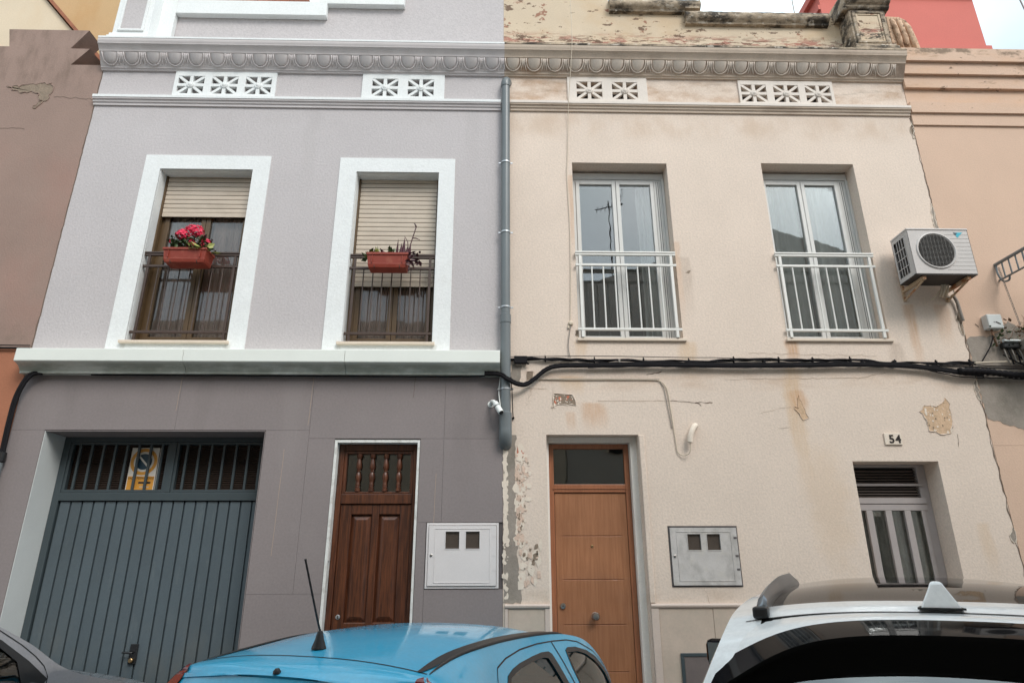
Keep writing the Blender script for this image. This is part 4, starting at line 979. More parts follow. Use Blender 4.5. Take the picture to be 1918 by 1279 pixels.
# camera on the lilac base
cc = thing('security_camera', 'small white security camera on a bent arm beside the drainpipe', 'camera', (-.15, 0, 3.43))
MB().lathe([(.0, -.008), (.035, -.008), (.035, 0)], (0, 0, 0), 'y', 14).build('mount', 'white_s', cc, smooth=True)
MB().tube(curve_pts([(0, -.005, 0), (.01, -.05, .015), (.03, -.085, .01), (.05, -.11, -.02)], 5), .021, 10).build('arm', 'white_s', cc, smooth='all')
MB().tube([(.046, -.106, -.010), (.108, -.165, -.125)], .031, 14).build('body', 'white_s', cc, smooth=True)
MB().tube([(.1085, -.1655, -.126), (.111, -.168, -.1305)], .023, 14).build('lens', 'blackplastic', cc, smooth=True)
MB().tube([(.066, -.125, -.047), (.070, -.129, -.055)], .0325, 14).build('ring', 'blackplastic', cc, smooth=True)
MB().tube(curve_pts([(.085, -.13, -.12), (.1, -.11, -.06), (.085, -.06, .12), (.1, -.04, .3)], 6), .006, 6).build('lead', 'white_s', cc, smooth='all')
tag(MB().tube(strand([(.062, -.13, 3.70), (.075, -.12, 3.5), (.082, -.09, 3.32), (.086, -.04, 3.28)], .004), .005, 6).lathe([(.013, -.02), (.013, .0)], (.088, 0, 3.28), 'y', 10).build('pipe_wire', 'cable', None, smooth='all'), 'thin black wire beside the drainpipe on the cream side', 'cable')

# meter cabinets
def meter(name, label, x0, x1, z0, z1, m, fm, yf, group):
    c = thing(name, label, 'meter cabinet', ((x0 + x1) / 2, 0, z0), group=group)
    W, H = x1 - x0, z1 - z0; a, b = -W / 2, W / 2; t = .022 if m == 'cab_w' else .011
    MB().box(a, a + t, yf, .08, 0, H).box(b - t, b, yf, .08, 0, H).box(a + t, b - t, yf, .08, H - t, H).box(a + t, b - t, yf, .08, 0, t).build('frame', fm, c, bev=.003)
    a2, b2 = a + t + .003, b - t - .003
    # door with two window holes and a recessed field
    hs = [(a + W * .265, a + W * .455, H * .60, H * .865), (a + W * .545, a + W * .735, H * .60, H * .865)]
    d = wall_cells(MB(), a2, b2, t + .004, H - t - .004, [h + (.02,) for h in hs], y=yf - .012)
    d.box(a2, a2 + .001, yf - .0115, .04, t + .004, H - t - .004).box(b2 - .001, b2, yf - .0115, .04, t + .004, H - t - .004).box(a2, b2, yf - .0115, .04, H - t - .005, H - t - .004).box(a2, b2, yf - .0115, .04, t + .004, t + .005)
    dd = d.build('door', m, c)
    e = MB()
    for (u, v, w_, z_) in ((a2 + .06, b2 - .06, .052, .058), (a2 + .06, b2 - .06, H - .058, H - .052)): e.box(u, v, yf - .016, yf - .0121, w_, z_)
    for u in (a2 + .06, b2 - .066): e.box(u, u + .006, yf - .016, yf - .0121, .052, H - .052)
    e.build('raised_edge', m, dd, bev=.002)
    for h in hs:
        MB().box(h[0], h[1], yf + .006, yf + .009, h[2], h[3]).build('window', 'cab_win', dd)
        g = MB(); s = .007
        g.box(h[0] - s, h[0], yf - .0155, yf - .0121, h[2] - s, h[3] + s).box(h[1], h[1] + s, yf - .0155, yf - .0121, h[2] - s, h[3] + s).box(h[0], h[1], yf - .0155, yf - .0121, h[3], h[3] + s).box(h[0], h[1], yf - .0155, yf - .0121, h[2] - s, h[2])
        g.build('gasket', m, dd)
    MB().lathe([(.013, yf - .0121), (.013, yf - .018), (.009, yf - .021), (0, yf - .021)], (a2 + .03, 0, H * .5), 'y', 12).build('lock', 'steel', dd, smooth=True)
    for z in (H * .28, H * .5, H * .8): bx('hinge', fm, dd, b2 - .035, b2 - .004, yf - .0145, yf - .0121, z - .01, z + .01)
    return c
meter('meter_cabinet', 'white two-windowed meter cabinet set into the taupe wall beside the mahogany door', -.782, -.061, 1.593, 2.209, 'cab_w', 'cab_w', -.008, 'electricity meter cabinets')
meter('meter_cabinet', 'weathered grey two-windowed meter cabinet in the cream wall right of the orange door', 1.648, 2.35, 1.60, 2.175, 'cab_g', 'joint', -.006, 'electricity meter cabinets')
lowc = thing('gas_cabinet', 'low grey metal cabinet at the foot of the cream wall behind the white car', 'cabinet', (1.95, 0, .45))
MB().box(-.28, .28, -.03, -.013, 0, .03).box(-.28, .28, -.03, -.013, .535, .565).box(-.28, -.25, -.03, -.013, .03, .535).box(.25, .28, -.03, -.013, .03, .535).build('frame', 'garage_d', lowc, bev=.003)
bx('door', 'cab_d', lowc, -.249, .249, -.024, -.014, .031, .534, bev=.003)

flakes('loose_plaster', 'peel_e', H2, [(4.56, 4.82, 3.14, 3.46)], 26, .012, -.0042, 14)
flakes('exposed_plaster', 'peel_d', H2, [(4.55, 4.83, 3.13, 3.47)], 22, .008, -.0048, 15)
flakes('loose_plaster', 'peel_e', H2, [(.52, .75, 3.42, 3.54)], 24, .012, -.0042, 16)
flakes('exposed_brick', 'mortar', H2, [(.53, .74, 3.44, 3.53)], 10, .012, -.0038, 17)
# number tile
nt = thing('house_number', 'small cream tile with raised dark numerals above the barred window', 'house number', (4.137, 0, 3.065))
MB().box(-.092, .092, -.018, -.001, -.062, .062).build('tile', 'peel_e', nt, bev=.003)
for dx, ch in ((-.028, '5'), (.042, '4')):
    text('numeral', ch, 'ink', nt, (dx + .008, -.021, -.006), .122, .003, offset=.0018)

# air conditioner
ac = thing('air_conditioner', 'grey outdoor air conditioner on rusty brackets beside the right white-railed window', 'air conditioner', (4.845, 0, 4.81))
W, H, y0, y1 = .345, .535, -.43, -.13
body = wall_cells(MB(), -W, W, 0, H, [(-.27, .15, .07, .49, .01)], y=y0)
body.box(-W, W, y0 + .05, y1, 0, .004).box(-W, W, y0 + .0, y1, H - .004, H).box(W - .004, W, y0, y1, .004, H - .004).box(-W, W, y1 - .004, y1, .004, H - .004)
body.box(-W, -W + .004, y0, y0 + .075, .004, H - .004).box(-W, -W + .004, y1 - .03, y1, .004, H - .004).box(-W, -W + .004, y0 + .075, y1 - .03, H - .05, H - .004).box(-W, -W + .004, y0 + .075, y1 - .03, .004, .05)
# close the square hole up to the round fan opening
n = 48; cxx, czz, rr = -.06, .28, .195; vs = []; fs = []
for i in range(n):
    an = 2 * PI * i / n; c_, s_ = math.cos(an), math.sin(an); k = .21 / max(abs(c_), abs(s_))
    vs += [(cxx + c_ * rr, y0, czz + s_ * rr), (cxx + c_ * k, y0, czz + s_ * k)]
for i in range(n): fs.append((2 * i, 2 * i + 1, (2 * i + 3) % (2 * n), (2 * i + 2) % (2 * n)))
body.add(vs, fs)
CA = body.build('casing', 'ac', ac)
bx('lid', 'ac', ac, -W - .006, W + .006, y0 - .006, y1 + .006, H, H + .022, bev=.006)
bx('base_pan', 'ac_dark', ac, -W + .002, W - .002, y0 + .004, y1, -.012, -.0005)
MB().lathe([(.197, y0 - .001), (.208, y0 - .014), (.22, y0 - .012), (.226, y0 - .001)], (cxx, 0, czz), 'y', 48).build('fan_ring', 'ac', ac, smooth=True)
me = ac.children[-1].data; bm = bmesh.new(); bm.from_mesh(me); bmesh.ops.delete(bm, geom=[f for f in bm.faces if len(f.verts) > 4], context='FACES'); bm.to_mesh(me); bm.free()
bx('fan_chamber', 'ac_dark', ac, cxx - .23, cxx + .23, y0 + .16, y0 + .165, czz - .23, czz + .23)
fan = MB()
for k in range(3):
    a0 = k * 2 * PI / 3 + .4; vs = []
    for i in range(7):
        for j in range(2):
            r_ = .04 + .14 * i / 6; an = a0 + (.0 if j == 0 else .75 - .25 * i / 6); vs.append((cxx + r_ * math.cos(an), y0 + .06 + (.05 if j else 0), czz + r_ * math.sin(an)))
    fan.add(vs, [(2 * i, 2 * i + 1, 2 * i + 3, 2 * i + 2) for i in range(6)])
fan.lathe([(.045, y0 + .12), (.045, y0 + .05), (.03, y0 + .04), (0, y0 + .04)], (cxx, 0, czz), 'y', 16)
fan.build('fan', 'blackplastic', ac)
gr = MB()
for k in range(26):
    z = -.19 + k * .0152; hw = math.sqrt(max(0, .198 ** 2 - z * z))
    if hw > .01: gr.box(cxx - hw, cxx + hw, y0 - .012, y0 - .008, czz + z - .0011, czz + z + .0011)
for k in range(9):
    x = -.16 + k * .04; hh = math.sqrt(.198 ** 2 - x * x); gr.box(cxx + x - .0012, cxx + x + .0012, y0 - .0079, y0 - .005, czz - hh, czz + hh)
gr.build('fan_grille', 'ac_l', ac)
for k in range(10):
    z = .045 + k * .048
    dx = math.sqrt(max(0, .228 ** 2 - (z - czz) ** 2)) if abs(z - czz) < .228 else 0
    MB().box(cxx + max(dx, .0) + .012 if dx else .02, W - .006, y0 - .0012, y0 - .0001, z - .002, z + .002).build('front_rib', 'ac_l', ac)
sg = MB()
for k in range(4): sg.box(-W - .003, -W + .004, y0 + .078 + k * .045, y0 + .084 + k * .045, .05, H - .05)
for k in range(3): sg.box(-W - .004, -W + .003, y0 + .076, y1 - .031, .14 + k * .11, .148 + k * .11)
sg.build('side_grille', 'ac', ac)
bx('coil', 'ac_dark', ac, -W + .02, -W + .025, y0 + .08, y1 - .03, .03, H - .03)
MB().prism_xz([(.185, .505), (.215, .44), (.285, .507)], y0 - .0022, y0 - .0004).build('emblem', 'cyan', ac)
MB().prism_xz([(.180, .507), (.197, .470), (.226, .498)], y0 - .0034, y0 - .0023).build('emblem', 'navy', ac)
for x in (-.24, .26):
    b = MB().box(x - .02, x + .02, -.4, -.011, -.052, -.014).box(x - .02, x + .02, -.011, -.001, -.16, .3).build('bracket', 'rust', ac, bev=.004)
    MB().tube([(x, -.36, -.055), (x, -.02, -.14)], .012, 6).build('brace', 'rust', b, smooth=True)
for k, (dx, rr) in enumerate(((.12, .012), (.15, .018), (.19, .012))):
    MB().tube(curve_pts([(dx, -.16, -.0), (dx + .0, -.13, -.07), (dx + .02, -.06, -.11), (dx + .06 + .03 * k, -.015, -.1)], 6), rr, 8).build('pipe', 'cable_w', ac, smooth='all')
MB().tube(curve_pts([(.12, -.1, -.06), (.06, -.08, -.13), (.02, -.05, -.16)], 5), .008, 7).build('drain_tube', 'cable_w', ac, smooth='all')
MB().tube(curve_pts([(.3, -.04, -.08), (.335, -.04, -.16), (.345, -.04, -.3), (.36, -.03, -.4)], 6), .018, 8).build('pipe', 'cable_g', ac, smooth='all')

# no-parking plate behind the bars
ns = thing('no_parking_sign', 'white and amber no-parking plate behind the garage transom bars', 'sign', (-3.905, .375, 2.79))
MB().box(-.148, .148, 0, .008, -.235, .235).build('plate', 'signwhite', ns)
def ring(r0, r1, y, m, name, cz):
    n = 36; mb = MB(); vs = []
    for i in range(n):
        an = 2 * PI * i / n; vs += [(r0 * math.cos(an), y, cz + r0 * math.sin(an)), (r1 * math.cos(an), y, cz + r1 * math.sin(an))]
    mb.add(vs, [(2 * i, 2 * i + 1, (2 * i + 3) % (2 * n), (2 * i + 2) % (2 * n)) for i in range(n)]); return mb.build(name, m, ns)
ring(.108, .143, -.0012, 'amber', 'outer_ring', .085)
MB().lathe([(.085, -.001), (.085, -.0016), (0, -.0016)], (0, 0, .085), 'y', 36).build('disc', 'navy', ns)
MB().prism_xz([(-.072, .144), (-.058, .158), (.072, .026), (.058, .012)], -.0030, -.0018).build('slash', 'signwhite', ns)
bx('text_panel', 'amber', ns, -.14, .14, -.0012, -.0003, -.222, -.07)
text('lettering', 'VADO PERMANENTE', 'ink', ns, (0, -.002, -.092), .034, .0004, sx=.86)
bx('print_bar', 'ink', ns, -.02, .11, -.0018, -.0013, -.148, -.128); bx('print_bar', 'rust', ns, .0, .1, -.0018, -.0013, -.19, -.175)
bx('plate_edge', 'signwhite', ns, .168, .172, -.02, -.012, -.235, .235)

# flower boxes hung on the dark railings
def flower_box(label, x, w, z0, z1, y0, y1, group):
    o = thing('flower_box', label, 'planter', (x, 0, z0), group=group)
    h = z1 - z0; t = .028; a = w / 2
    vs = []
    for (k, yy0, yy1, zz) in ((a - t, y0 + t, y1 - t * .4, 0), (a - t * .6, y0 + t * .6, y1 - t * .3, h * .22), (a - t * .62, y0 + t * .62, y1 - t * .3, h * .28), (a - t * .3, y0 + .008, y1, h * .82), (a, y0 - .004, y1 + .01, h * .84), (a, y0 - .004, y1 + .01, h),
                              (a - .014, y0 + .01, y1 - .004, h), (a - .02, y0 + .016, y1 - .01, h * .85)):
        vs += [(-k, yy0, zz), (k, yy0, zz), (k, yy1, zz), (-k, yy1, zz)]
    fs = [(3, 2, 1, 0)] + [(4 * r + i, 4 * r + (i + 1) % 4, 4 * r + 4 + (i + 1) % 4, 4 * r + 4 + i) for r in range(7) for i in range(4)]
    bo = MB().add(vs, fs).build('trough', 'terracotta', o, bev=.004)
    f = MB()
    for sx_ in (-a * .72, a * .72): f.box(sx_ - .004, sx_ + .004, y0 - .001, y0 + .012, h * .3, h * .8)
    f.build('front_rib', 'terracotta', o)
    MB().add([(-a + .02, y0 + .016, h * .86), (a - .02, y0 + .016, h * .86), (a - .02, y1 - .01, h * .86), (-a + .02, y1 - .01, h * .86)], [(0, 1, 2, 3)]).build('soil', 'soil', o)
    for sx_ in (-a * .6, a * .6): MB().tube([(sx_, .03, h + .06), (sx_, y1 + .0, h + .015), (sx_, y1 + .012, h * .4), (sx_, y0 + .03, -.012), (sx_, y0 + .005, .02)], .004, 6).build('hanger', 'rail_b', o, smooth='all')
    return o
flower_box('terracotta flower box full of pink blossom on the left dark railing', -3.572, .485, 4.99, 5.16, -.22, -.005, 'flower boxes on the railings')
flower_box('terracotta flower box with sparse succulents on the railing under the half-closed shutter', -1.325, .47, 4.955, 5.13, -.2, -.005, 'flower boxes on the railings')
def leafs(mb, n, box, size, rnd, up_=.6):
    for _ in range(n):
        c = Vector((rnd.uniform(*box[0]), rnd.uniform(*box[1]), rnd.uniform(*box[2]))); d = Vector((rnd.uniform(-1, 1), rnd.uniform(-1, .6), rnd.uniform(-.3, 1) * up_)).normalized()
        s = d.cross(Vector((rnd.uniform(-1, 1), rnd.uniform(-1, 1), 1))).normalized(); L = size * rnd.uniform(.6, 1.3); w = L * .3; nn = d.cross(s)
        mb.add([c, c + d * L * .5 + s * w + nn * L * .08, c + d * L, c + d * L * .5 - s * w + nn * L * .08, c + d * L * .5 - nn * L * .05], [(0, 1, 4), (1, 2, 4), (2, 3, 4), (3, 0, 4)])
    return mb
rnd = random.Random(12)
fp = thing('flowering_plant', 'bushy plant with crimson pink blossom clusters in the left flower box', 'plant', (-3.572, -.11, 5.14))
leafs(MB(), 420, ((-.20, .2), (-.09, .09), (.0, .16)), .055, rnd).build('foliage', 'leaf', fp)
leafs(MB(), 50, ((-.24, .27), (-.1, .06), (.0, .12)), .06, rnd).build('foliage', 'leaf_p', fp)
leafs(MB(), 22, ((.05, .28), (-.12, .02), (-.02, .03)), .085, rnd, .4).build('foliage', 'leaf_y', fp)
def blossom(c, rad, n, rnd):
    mb = MB()
    for _ in range(n):
        d = Vector((rnd.gauss(0, 1), rnd.gauss(0, 1) - .4, rnd.gauss(0, 1))).normalized(); p = Vector(c) + Vector((d.x * rad[0], d.y * rad[1], d.z * rad[2])) * rnd.uniform(.75, 1.05)
        t1 = d.cross(Vector((.3, .5, 1))).normalized(); t2 = d.cross(t1); s = rnd.uniform(.013, .027); ph = rnd.uniform(0, 6); vs = [p]
        for k in range(10):
            an = ph + k * PI / 5; q = s * (1.0 if k % 2 == 0 else .55); vs.append(p + t1 * math.cos(an) * q + t2 * math.sin(an) * q + d * (.006 if k % 2 == 0 else .002))
        mb.add(vs, [(0, 1 + k, 1 + (k + 1) % 10) for k in range(10)])
    return mb
for c, rad, n in (((.02, -.02, .255), (.10, .07, .055), 85), ((-.085, -.05, .185), (.075, .06, .05), 62), ((.085, -.03, .22), (.06, .06, .05), 36), ((-.10, -.02, .23), (.04, .04, .03), 25), ((.06, -.09, .08), (.03, .03, .03), 12), ((.2, -.06, .09), (.05, .04, .05), 16), ((-.2, -.05, .11), (.015, .015, .02), 5)):
    blossom(c, rad, n, rnd).build('blossom_cluster', 'petal', fp, recalc=False)
sp = thing('succulent_plants', 'sparse green rosettes and dark purple shoots in the right flower box', 'plant', (-1.335, -.1, 5.11))
leafs(MB(), 30, ((-.2, -.16), (-.03, .03), (.0, .04)), .06, rnd, 1.2).build('rosette', 'leaf', sp)
leafs(MB(), 24, ((-.15, -.1), (-.03, .03), (.0, .03)), .07, rnd, 1.6).build('rosette', 'leaf_y', sp)
leafs(MB(), 14, ((-.09, -.02), (-.03, .03), (-.01, .05)), .05, rnd, 1.).build('rosette', 'leaf_p', sp)
leafs(MB(), 34, ((-.0, .05), (-.03, .03), (-.01, .06)), .05, rnd, 1.).build('rosette', 'leaf', sp)
sh = MB()
for x, hh, w in ((.08, .17, .02), (.115, .13, .03), (.14, .18, .03), (.17, .10, .03), (.20, .14, .02)):
    sh.add([(x - w, 0, -.01), (x + w, .0, -.01), (x + .01, -.01, hh), (x, -.025, -.01)], [(0, 3, 2), (3, 1, 2), (1, 0, 2)])
sh.build('shoot', 'leaf_p', sp)
MB().tube(curve_pts([(.18, 0, .0), (.21, -.01, .12), (.245, -.02, .23), (.255, -.02, .265)], 5), [.005] * 16, 6).tube([(.225, -.012, .17), (.26, -.02, .165), (.30, -.03, .145)], [.004, .005, .002], 6).tube([(.255, -.02, .265), (.245, -.02, .29), (.23, -.02, .30)], [.008, .006, .002], 6).tube([(.19, 0, .06), (.18, -.01, .14), (.145, -.01, .19)], [.004, .004, .002], 6).build('flower_stalk', 'leaf_p', sp, smooth='all')
tr = leafs(MB(), 46, ((.2, .31), (-.1, -.02), (-.09, .03)), .05, rnd, -.6); tr.build('trailing_leaves', 'leaf_p', sp)

# ------------------------------------------------------------------ NEIGHBOURS
H3 = thing('brown_house', 'house front with faded brown plaster, stepped parapet and terracotta base at the left edge', 'house')
prof = [(-9.5, 4.03), (-5.13, 4.03), (-5.13, 7.86), (-5.56, 7.86), (-5.37, 8.12), (-5.62, 8.12), (-5.44, 8.42), (-6.47, 8.42), (-6.40, 8.14), (-9.5, 8.14)]
MB().prism_xz(prof, 0, .28).build('upper_wall', 'brown', H3)
bx('base_wall', 'orange', H3, -9.5, -5.13, -.004, .28, 0, 4.028)
bx('roof', 'tar', H3, -9.5, -5.15, .281, .55, 7.0, 7.4)
blob('peeled_spot', 'peel_d', H3, [(-6.28, 7.50), (-6.1, 7.42), (-5.86, 7.42), (-5.80, 7.28), (-5.88, 7.16), (-5.72, 7.3), (-5.70, 7.5), (-5.72, 7.56), (-5.95, 7.54), (-6.1, 7.5)], -.003, .02, 5, 'brown')
for i, (a, b) in enumerate((((-5.65, 7.36), (-5.14, 7.33)), ((-6.6, 6.9), (-5.9, 6.87)), ((-6.5, 4.22), (-5.9, 4.16)))):
    pts = jag(a, b, 14, .012, i + 90); MB().ribbon(pts, .006, -.002).build('plaster_crack', 'crack', H3)
MB().ribbon(jag((-5.131, 4.05), (-5.131, 7.8), 50, .006, 3), .012, -.002).build('party_crack', 'crack', H3)

H4 = thing('gabled_building', 'beige gable wall with a brown sloping verge rising behind the brown house', 'building')
MB().prism_xz([(-12, 4), (-5.16, 4), (-5.16, 7.88), (-6.66, 9.57), (-9.4, 12.66), (-12, 9.7)], .6, .9).build('gable_wall', 'beige', H4)
MB().prism_xz([(-5.15, 7.90), (-5.15, 7.97), (-9.4, 12.76), (-9.4, 12.69)], .55, 3.0).build('roof', 'roof', H4)
bx('side_wall', 'beige', H4, -11.9, -5.2, .95, 2.9, 0, 7.8)
H5 = thing('ochre_building', 'tall ochre rendered building behind the beige gable', 'building')
MB().box(-16, -6.72, 3.05, 12, 0, 17).build('wall', 'ochre', H5)
bx('roof', 'tar', H5, -16.1, -6.65, 3.0, 12.1, 17, 17.3)
H6 = thing('brick_building', 'bare brick wall peeping over the parapet of the lilac house', 'building')
bm_ = MB().box(-6.6, -4.27, 3.2, 6, 8.2, 13.6).build('wall', 'brick', H6)
b0 = None
for r_ in range(16):
    for k in range(8):
        x = -6.6 + .29 * k + (.145 if r_ % 2 else 0) ; z = 12.2 + r_ * .082
        if x + .27 > -4.27: continue
        if b0 is None: b0 = MB().box(0, .275, -.012, .0, 0, .066).build('brick', 'brick', H6); b0.location = (x, 3.199, z)
        else: inst(b0, H6, (x, 3.199, z))

H7 = thing('peach_house', 'peach plastered house with banded cornice and small balcony at the right edge', 'house')
PX0, PX1 = 5.214, 10.5
pp = [(.28, 3.0), (0, 3.0), (0, 7.095), (-.022, 7.095), (-.022, 7.268), (-.05, 7.268), (-.05, 7.425), (0, 7.43), (0, 7.66), (-.045, 7.66), (-.045, 7.85), (-.085, 7.85), (-.085, 8.03), (-.125, 8.03), (-.125, 8.235), (-.02, 8.26), (.28, 8.26)]
MB().prism_x(pp, PX0, PX1).build('front_wall', 'peach', H7)
bx('lower_wall', 'peach', H7, PX0, PX1, .0, .28, 0, 2.998)
shell(H7, 'brick', PX0, PX1, .281, 7, 7.9)
bx('parapet', 'peach', H7, PX0 + .02, PX1, .03, .27, 8.262, 8.30)
sc_ = MB().prism_xz([(5.235, 8.262), (5.62, 8.262), (5.60, 8.5), (5.56, 8.75), (5.50, 8.86), (5.42, 8.91), (5.235, 8.92)], .02, .22).build('scroll_block', 'scroll', H7, bev=.012)
for i, (x, zt) in enumerate(((5.31, 8.87), (5.40, 8.88), (5.49, 8.78))):
    MB().tube([(x + .03, .02, 8.36), (x + .02, .0, 8.5), (x, .0, 8.7), (x - .01, .02, zt)], [.03, .034, .034, .026], 8).build('scroll_flute', 'scroll', sc_, smooth='all')
blob('cement_patch', 'cement', H7, [(5.216, 3.30), (5.35, 3.25), (5.6, 3.17), (6.4, 3.1), (6.4, 4.3), (5.9, 4.30), (5.75, 4.42), (5.62, 4.3), (5.45, 4.22), (5.3, 4.24), (5.216, 4.2)], -.003, .012, 15)
MB().ribbon(jag((5.36, 4.38), (5.39, 4.35), 4, .006, 1), .012, -.002).build('plaster_nick', 'crack', H7)
jb = thing('junction_box', 'pale plastic junction box on the peach wall above the cables', 'box', (5.52, 0, 4.30))
MB().box(-.085, .085, -.1, -.001, 0, .17).build('case', 'jamb', jb, bev=.012)
MB().box(-.01, .01, -.01, -.001, .171, .19).build('lug', 'cable_g', jb)
MB().tube([(-.03, -.05, 0), (-.025, -.05, -.1), (-.01, -.04, -.2)], .012, 7).build('cable', 'twig', jb, smooth='all')
MB().tube([(.0, -.1015, .075), (.03, -.1015, .06), (.05, -.1015, .05)], .006, 5).build('latch', 'ink', jb)
ic = thing('cable_connector', 'black multi-way cable connector with white cap under the junction box', 'connector', (5.66, 0, 4.09))
MB().box(-.11, .08, -.09, -.02, -.02, .05).build('body', 'blackplastic', ic, bev=.015)
MB().prism_x([(-.11, .05), (-.02, .05), (-.02, .075), (-.09, .08), (-.115, .065)], -.1, .085).build('cap', 'jamb', ic, bev=.006)
for k in range(5): MB().tube(curve_pts([(-.09 + k * .04, -.055, -.01), (-.095 + k * .045, -.07, -.1), (-.06 + k * .04, -.05, -.2)], 5), .008, 6).build('lead', 'cable' if k % 2 else 'cable_g', ic, smooth='all')
wd = thing('wall_weed', 'scraggly weed growing from the cement patch beside the junction box', 'plant', (5.72, -.01, 4.2))
sp.scale = (1.2, 1.2, 1.45); fp.scale = (1., 1., 1.1)
rnd = random.Random(5); mb = MB()
for k in range(9):
    a0 = rnd.uniform(-.5, 2.0); L = rnd.uniform(.15, .4); p = Vector((rnd.uniform(-.05, .25), -.01, rnd.uniform(-.05, .1))); pts = [p.copy()]
    for j in range(5):
        p = p + Vector((math.cos(a0) * L / 5, rnd.uniform(-.03, .005), math.sin(a0) * L / 5)); a0 += rnd.uniform(-.4, .4); pts.append(p.copy())
    mb.tube(pts, [.004, .0035, .003, .0025, .002, .0015], 5)
mb.build('twig', 'twig', wd, smooth='all')
leafs(MB(), 70, ((-.28, .3), (-.08, -.01), (-.12, .18)), .05, rnd).build('foliage', 'leaf', wd)
leafs(MB(), 60, ((-.2, .3), (-.08, -.01), (-.1, .22)), .045, rnd).build('dry_foliage', 'twig', wd)
# balcony of the peach house at the frame edge
bl = MB().box(5.75, 7.6, -.55, -.003, 4.05, 4.16).build('balcony_slab', 'cement', H7, bev=.01)
br = MB(); yb_ = -.5
br.tube([(5.78, 0, 5.13), (5.78, -.5, 5.12)], .02, 8).tube([(5.78, -.5, 5.12), (7.6, -.5, 5.12)], .02, 8).tube([(5.78, 0, 4.93), (5.78, -.5, 4.92)], .011, 7).tube([(5.78, -.5, 4.92), (7.6, -.5, 4.92)], .011, 7)
br.tube(curve_pts([(5.78, -.01, 5.12), (5.76, -.03, 5.0), (5.77, -.06, 4.9), (5.79, -.12, 4.88), (5.79, -.15, 4.93)], 6), .011, 7)
for k in range(5): br.tube([(5.78, -.1 - k * .1, 4.92), (5.78, -.1 - k * .1, 5.12)], .009, 6)
for k in range(9): br.tube([(5.9 + k * .2, -.5, 4.17), (5.9 + k * .2, -.5, 5.12)], .009, 6)
br.tube([(5.78, -.5, 4.17), (5.78, -.5, 5.12)], .014, 7)
br.build('balcony_railing', 'pvc', H7, smooth=True)
ch = MB()
for k in range(22):
    z = 5.02 - k * .032; an = k * PI / 2; pts = []
    for j in range(9):
        t = 2 * PI * j / 8; pts.append((5.71 + k * .003 + .009 * math.cos(t) * math.cos(an), -.12 + .009 * math.cos(t) * math.sin(an), z + .02 * math.sin(t)))
    ch.tube(pts, .003, 5, cap=False)
tag(ch.build('hanging_chain', 'cable_g', None, smooth='all'), 'thin chain hanging from the balcony railing at the right edge', 'chain')
H8 = thing('salmon_building', 'tall salmon pink building rising behind the peach house', 'building')
bx('wall', 'salmon', H8, 6.98, 10.44, 4.0, 11, 0, 13.72)
MB().box(6.97, 10.46, 3.90, 3.998, 11.2, 12.27).build('ledge', 'salmon', H8); bx('shadow_strip', 'crack', H8, 6.985, 10.435, 3.98, 3.999, 12.272, 12.33)  # dark strip painted in for the thin shadow line above the ledge
bx('side_band', 'salmon', H8, 6.93, 6.978, 4.0, 11, 13.3, 13.42)
bx('roof', 'salmon', H8, 6.88, 10.5, 3.9, 11.1, 13.722, 13.9)
tag(MB().tube([(9.15, 2.0, 13.4), (9.28, 2.0, 12.2), (9.42, 2.0, 10.9), (9.6, 2.0, 8.3)], .012, 6).build('overhead_wire', 'cable_g', None, smooth='all'), 'thin wire slanting across the sky above the peach house', 'wire')
an_ = thing('roof_aerial', 'thin aerial rod standing behind the cream parapet against the sky', 'aerial', (7.1, 5.2, 13.9))
MB().tube([(0, 0, 0), (0, 0, 1.4)], .012, 6).build('mast', 'cable_g', an_); 

# opposite side of the street (seen in the window panes)
H9 = thing('terrace_house', 'ochre terrace house across the street reflected in the window panes', 'house', group='houses across the street')
bx('wall', 'opp', H9, -12, 1.6, -14, -8.35, 0, 7.2)
bx('cornice', 'opp2', H9, -12, 1.6, -8.349, -8.2, 6.95, 7.2)
bx('parapet', 'opp2', H9, -12, 1.6, -8.6, -8.36, 7.202, 7.75)
H10 = thing('terrace_house', 'grey terrace house with a pitched roof across the street reflected in the right panes', 'house', group='houses across the street')
MB().add([(1.62, -8.35, 0), (12, -8.35, 0), (12, -8.35, 9.0), (7.4, -8.35, 10.6), (1.62, -8.35, 8.6), (1.62, -14, 0), (12, -14, 0), (12, -14, 9.0), (7.4, -14, 10.6), (1.62, -14, 8.6)],
         [(0, 1, 2, 3, 4), (9, 8, 7, 6, 5), (0, 4, 9, 5), (1, 6, 7, 2), (2, 7, 8, 3), (3, 8, 9, 4)]).build('wall', 'opp2', H10)
for h, xs, mm in ((H9, (-9.5, -6.8, -4.1, -1.4), 'sill'), (H10, (3.2, 5.8, 8.6), 'sill')):
    for x in xs:
        for z in (.9, 4.4):
            f = MB().box(x - .55, x + .55, -8.348, -8.31, z, z + 2.0).build('window', 'dark', h)
            MB().box(x - .62, x - .551, -8.349, -8.29, z, z + 2.0).box(x + .551, x + .62, -8.349, -8.29, z, z + 2.0).box(x - .62, x + .62, -8.349, -8.29, z + 2.0, z + 2.08).build('frame', mm, f)
ta = thing('roof_antenna', 'comb-shaped television antenna on the roof across the street', 'antenna', (3.15, -9.2, 9.0))
mb = MB().tube([(0, 0, -1.), (0, 0, 2.6)], .03, 6).tube([(-.7, 0, 2.3), (.8, 0, 2.55)], .02, 6)
for k in range(6): mb.tube([(-.6 + k * .25, -.35, 2.32 + k * .04), (-.6 + k * .25, .35, 2.32 + k * .04)], .012, 5)
mb.tube([(.5, -.3, 2.1), (.75, -.3, 2.9)], .012, 5).tube([(.5, .3, 2.1), (.75, .3, 2.9)], .012, 5)
mb.build('mast', 'cable', ta); ta.scale = (.55, .55, 1.1)

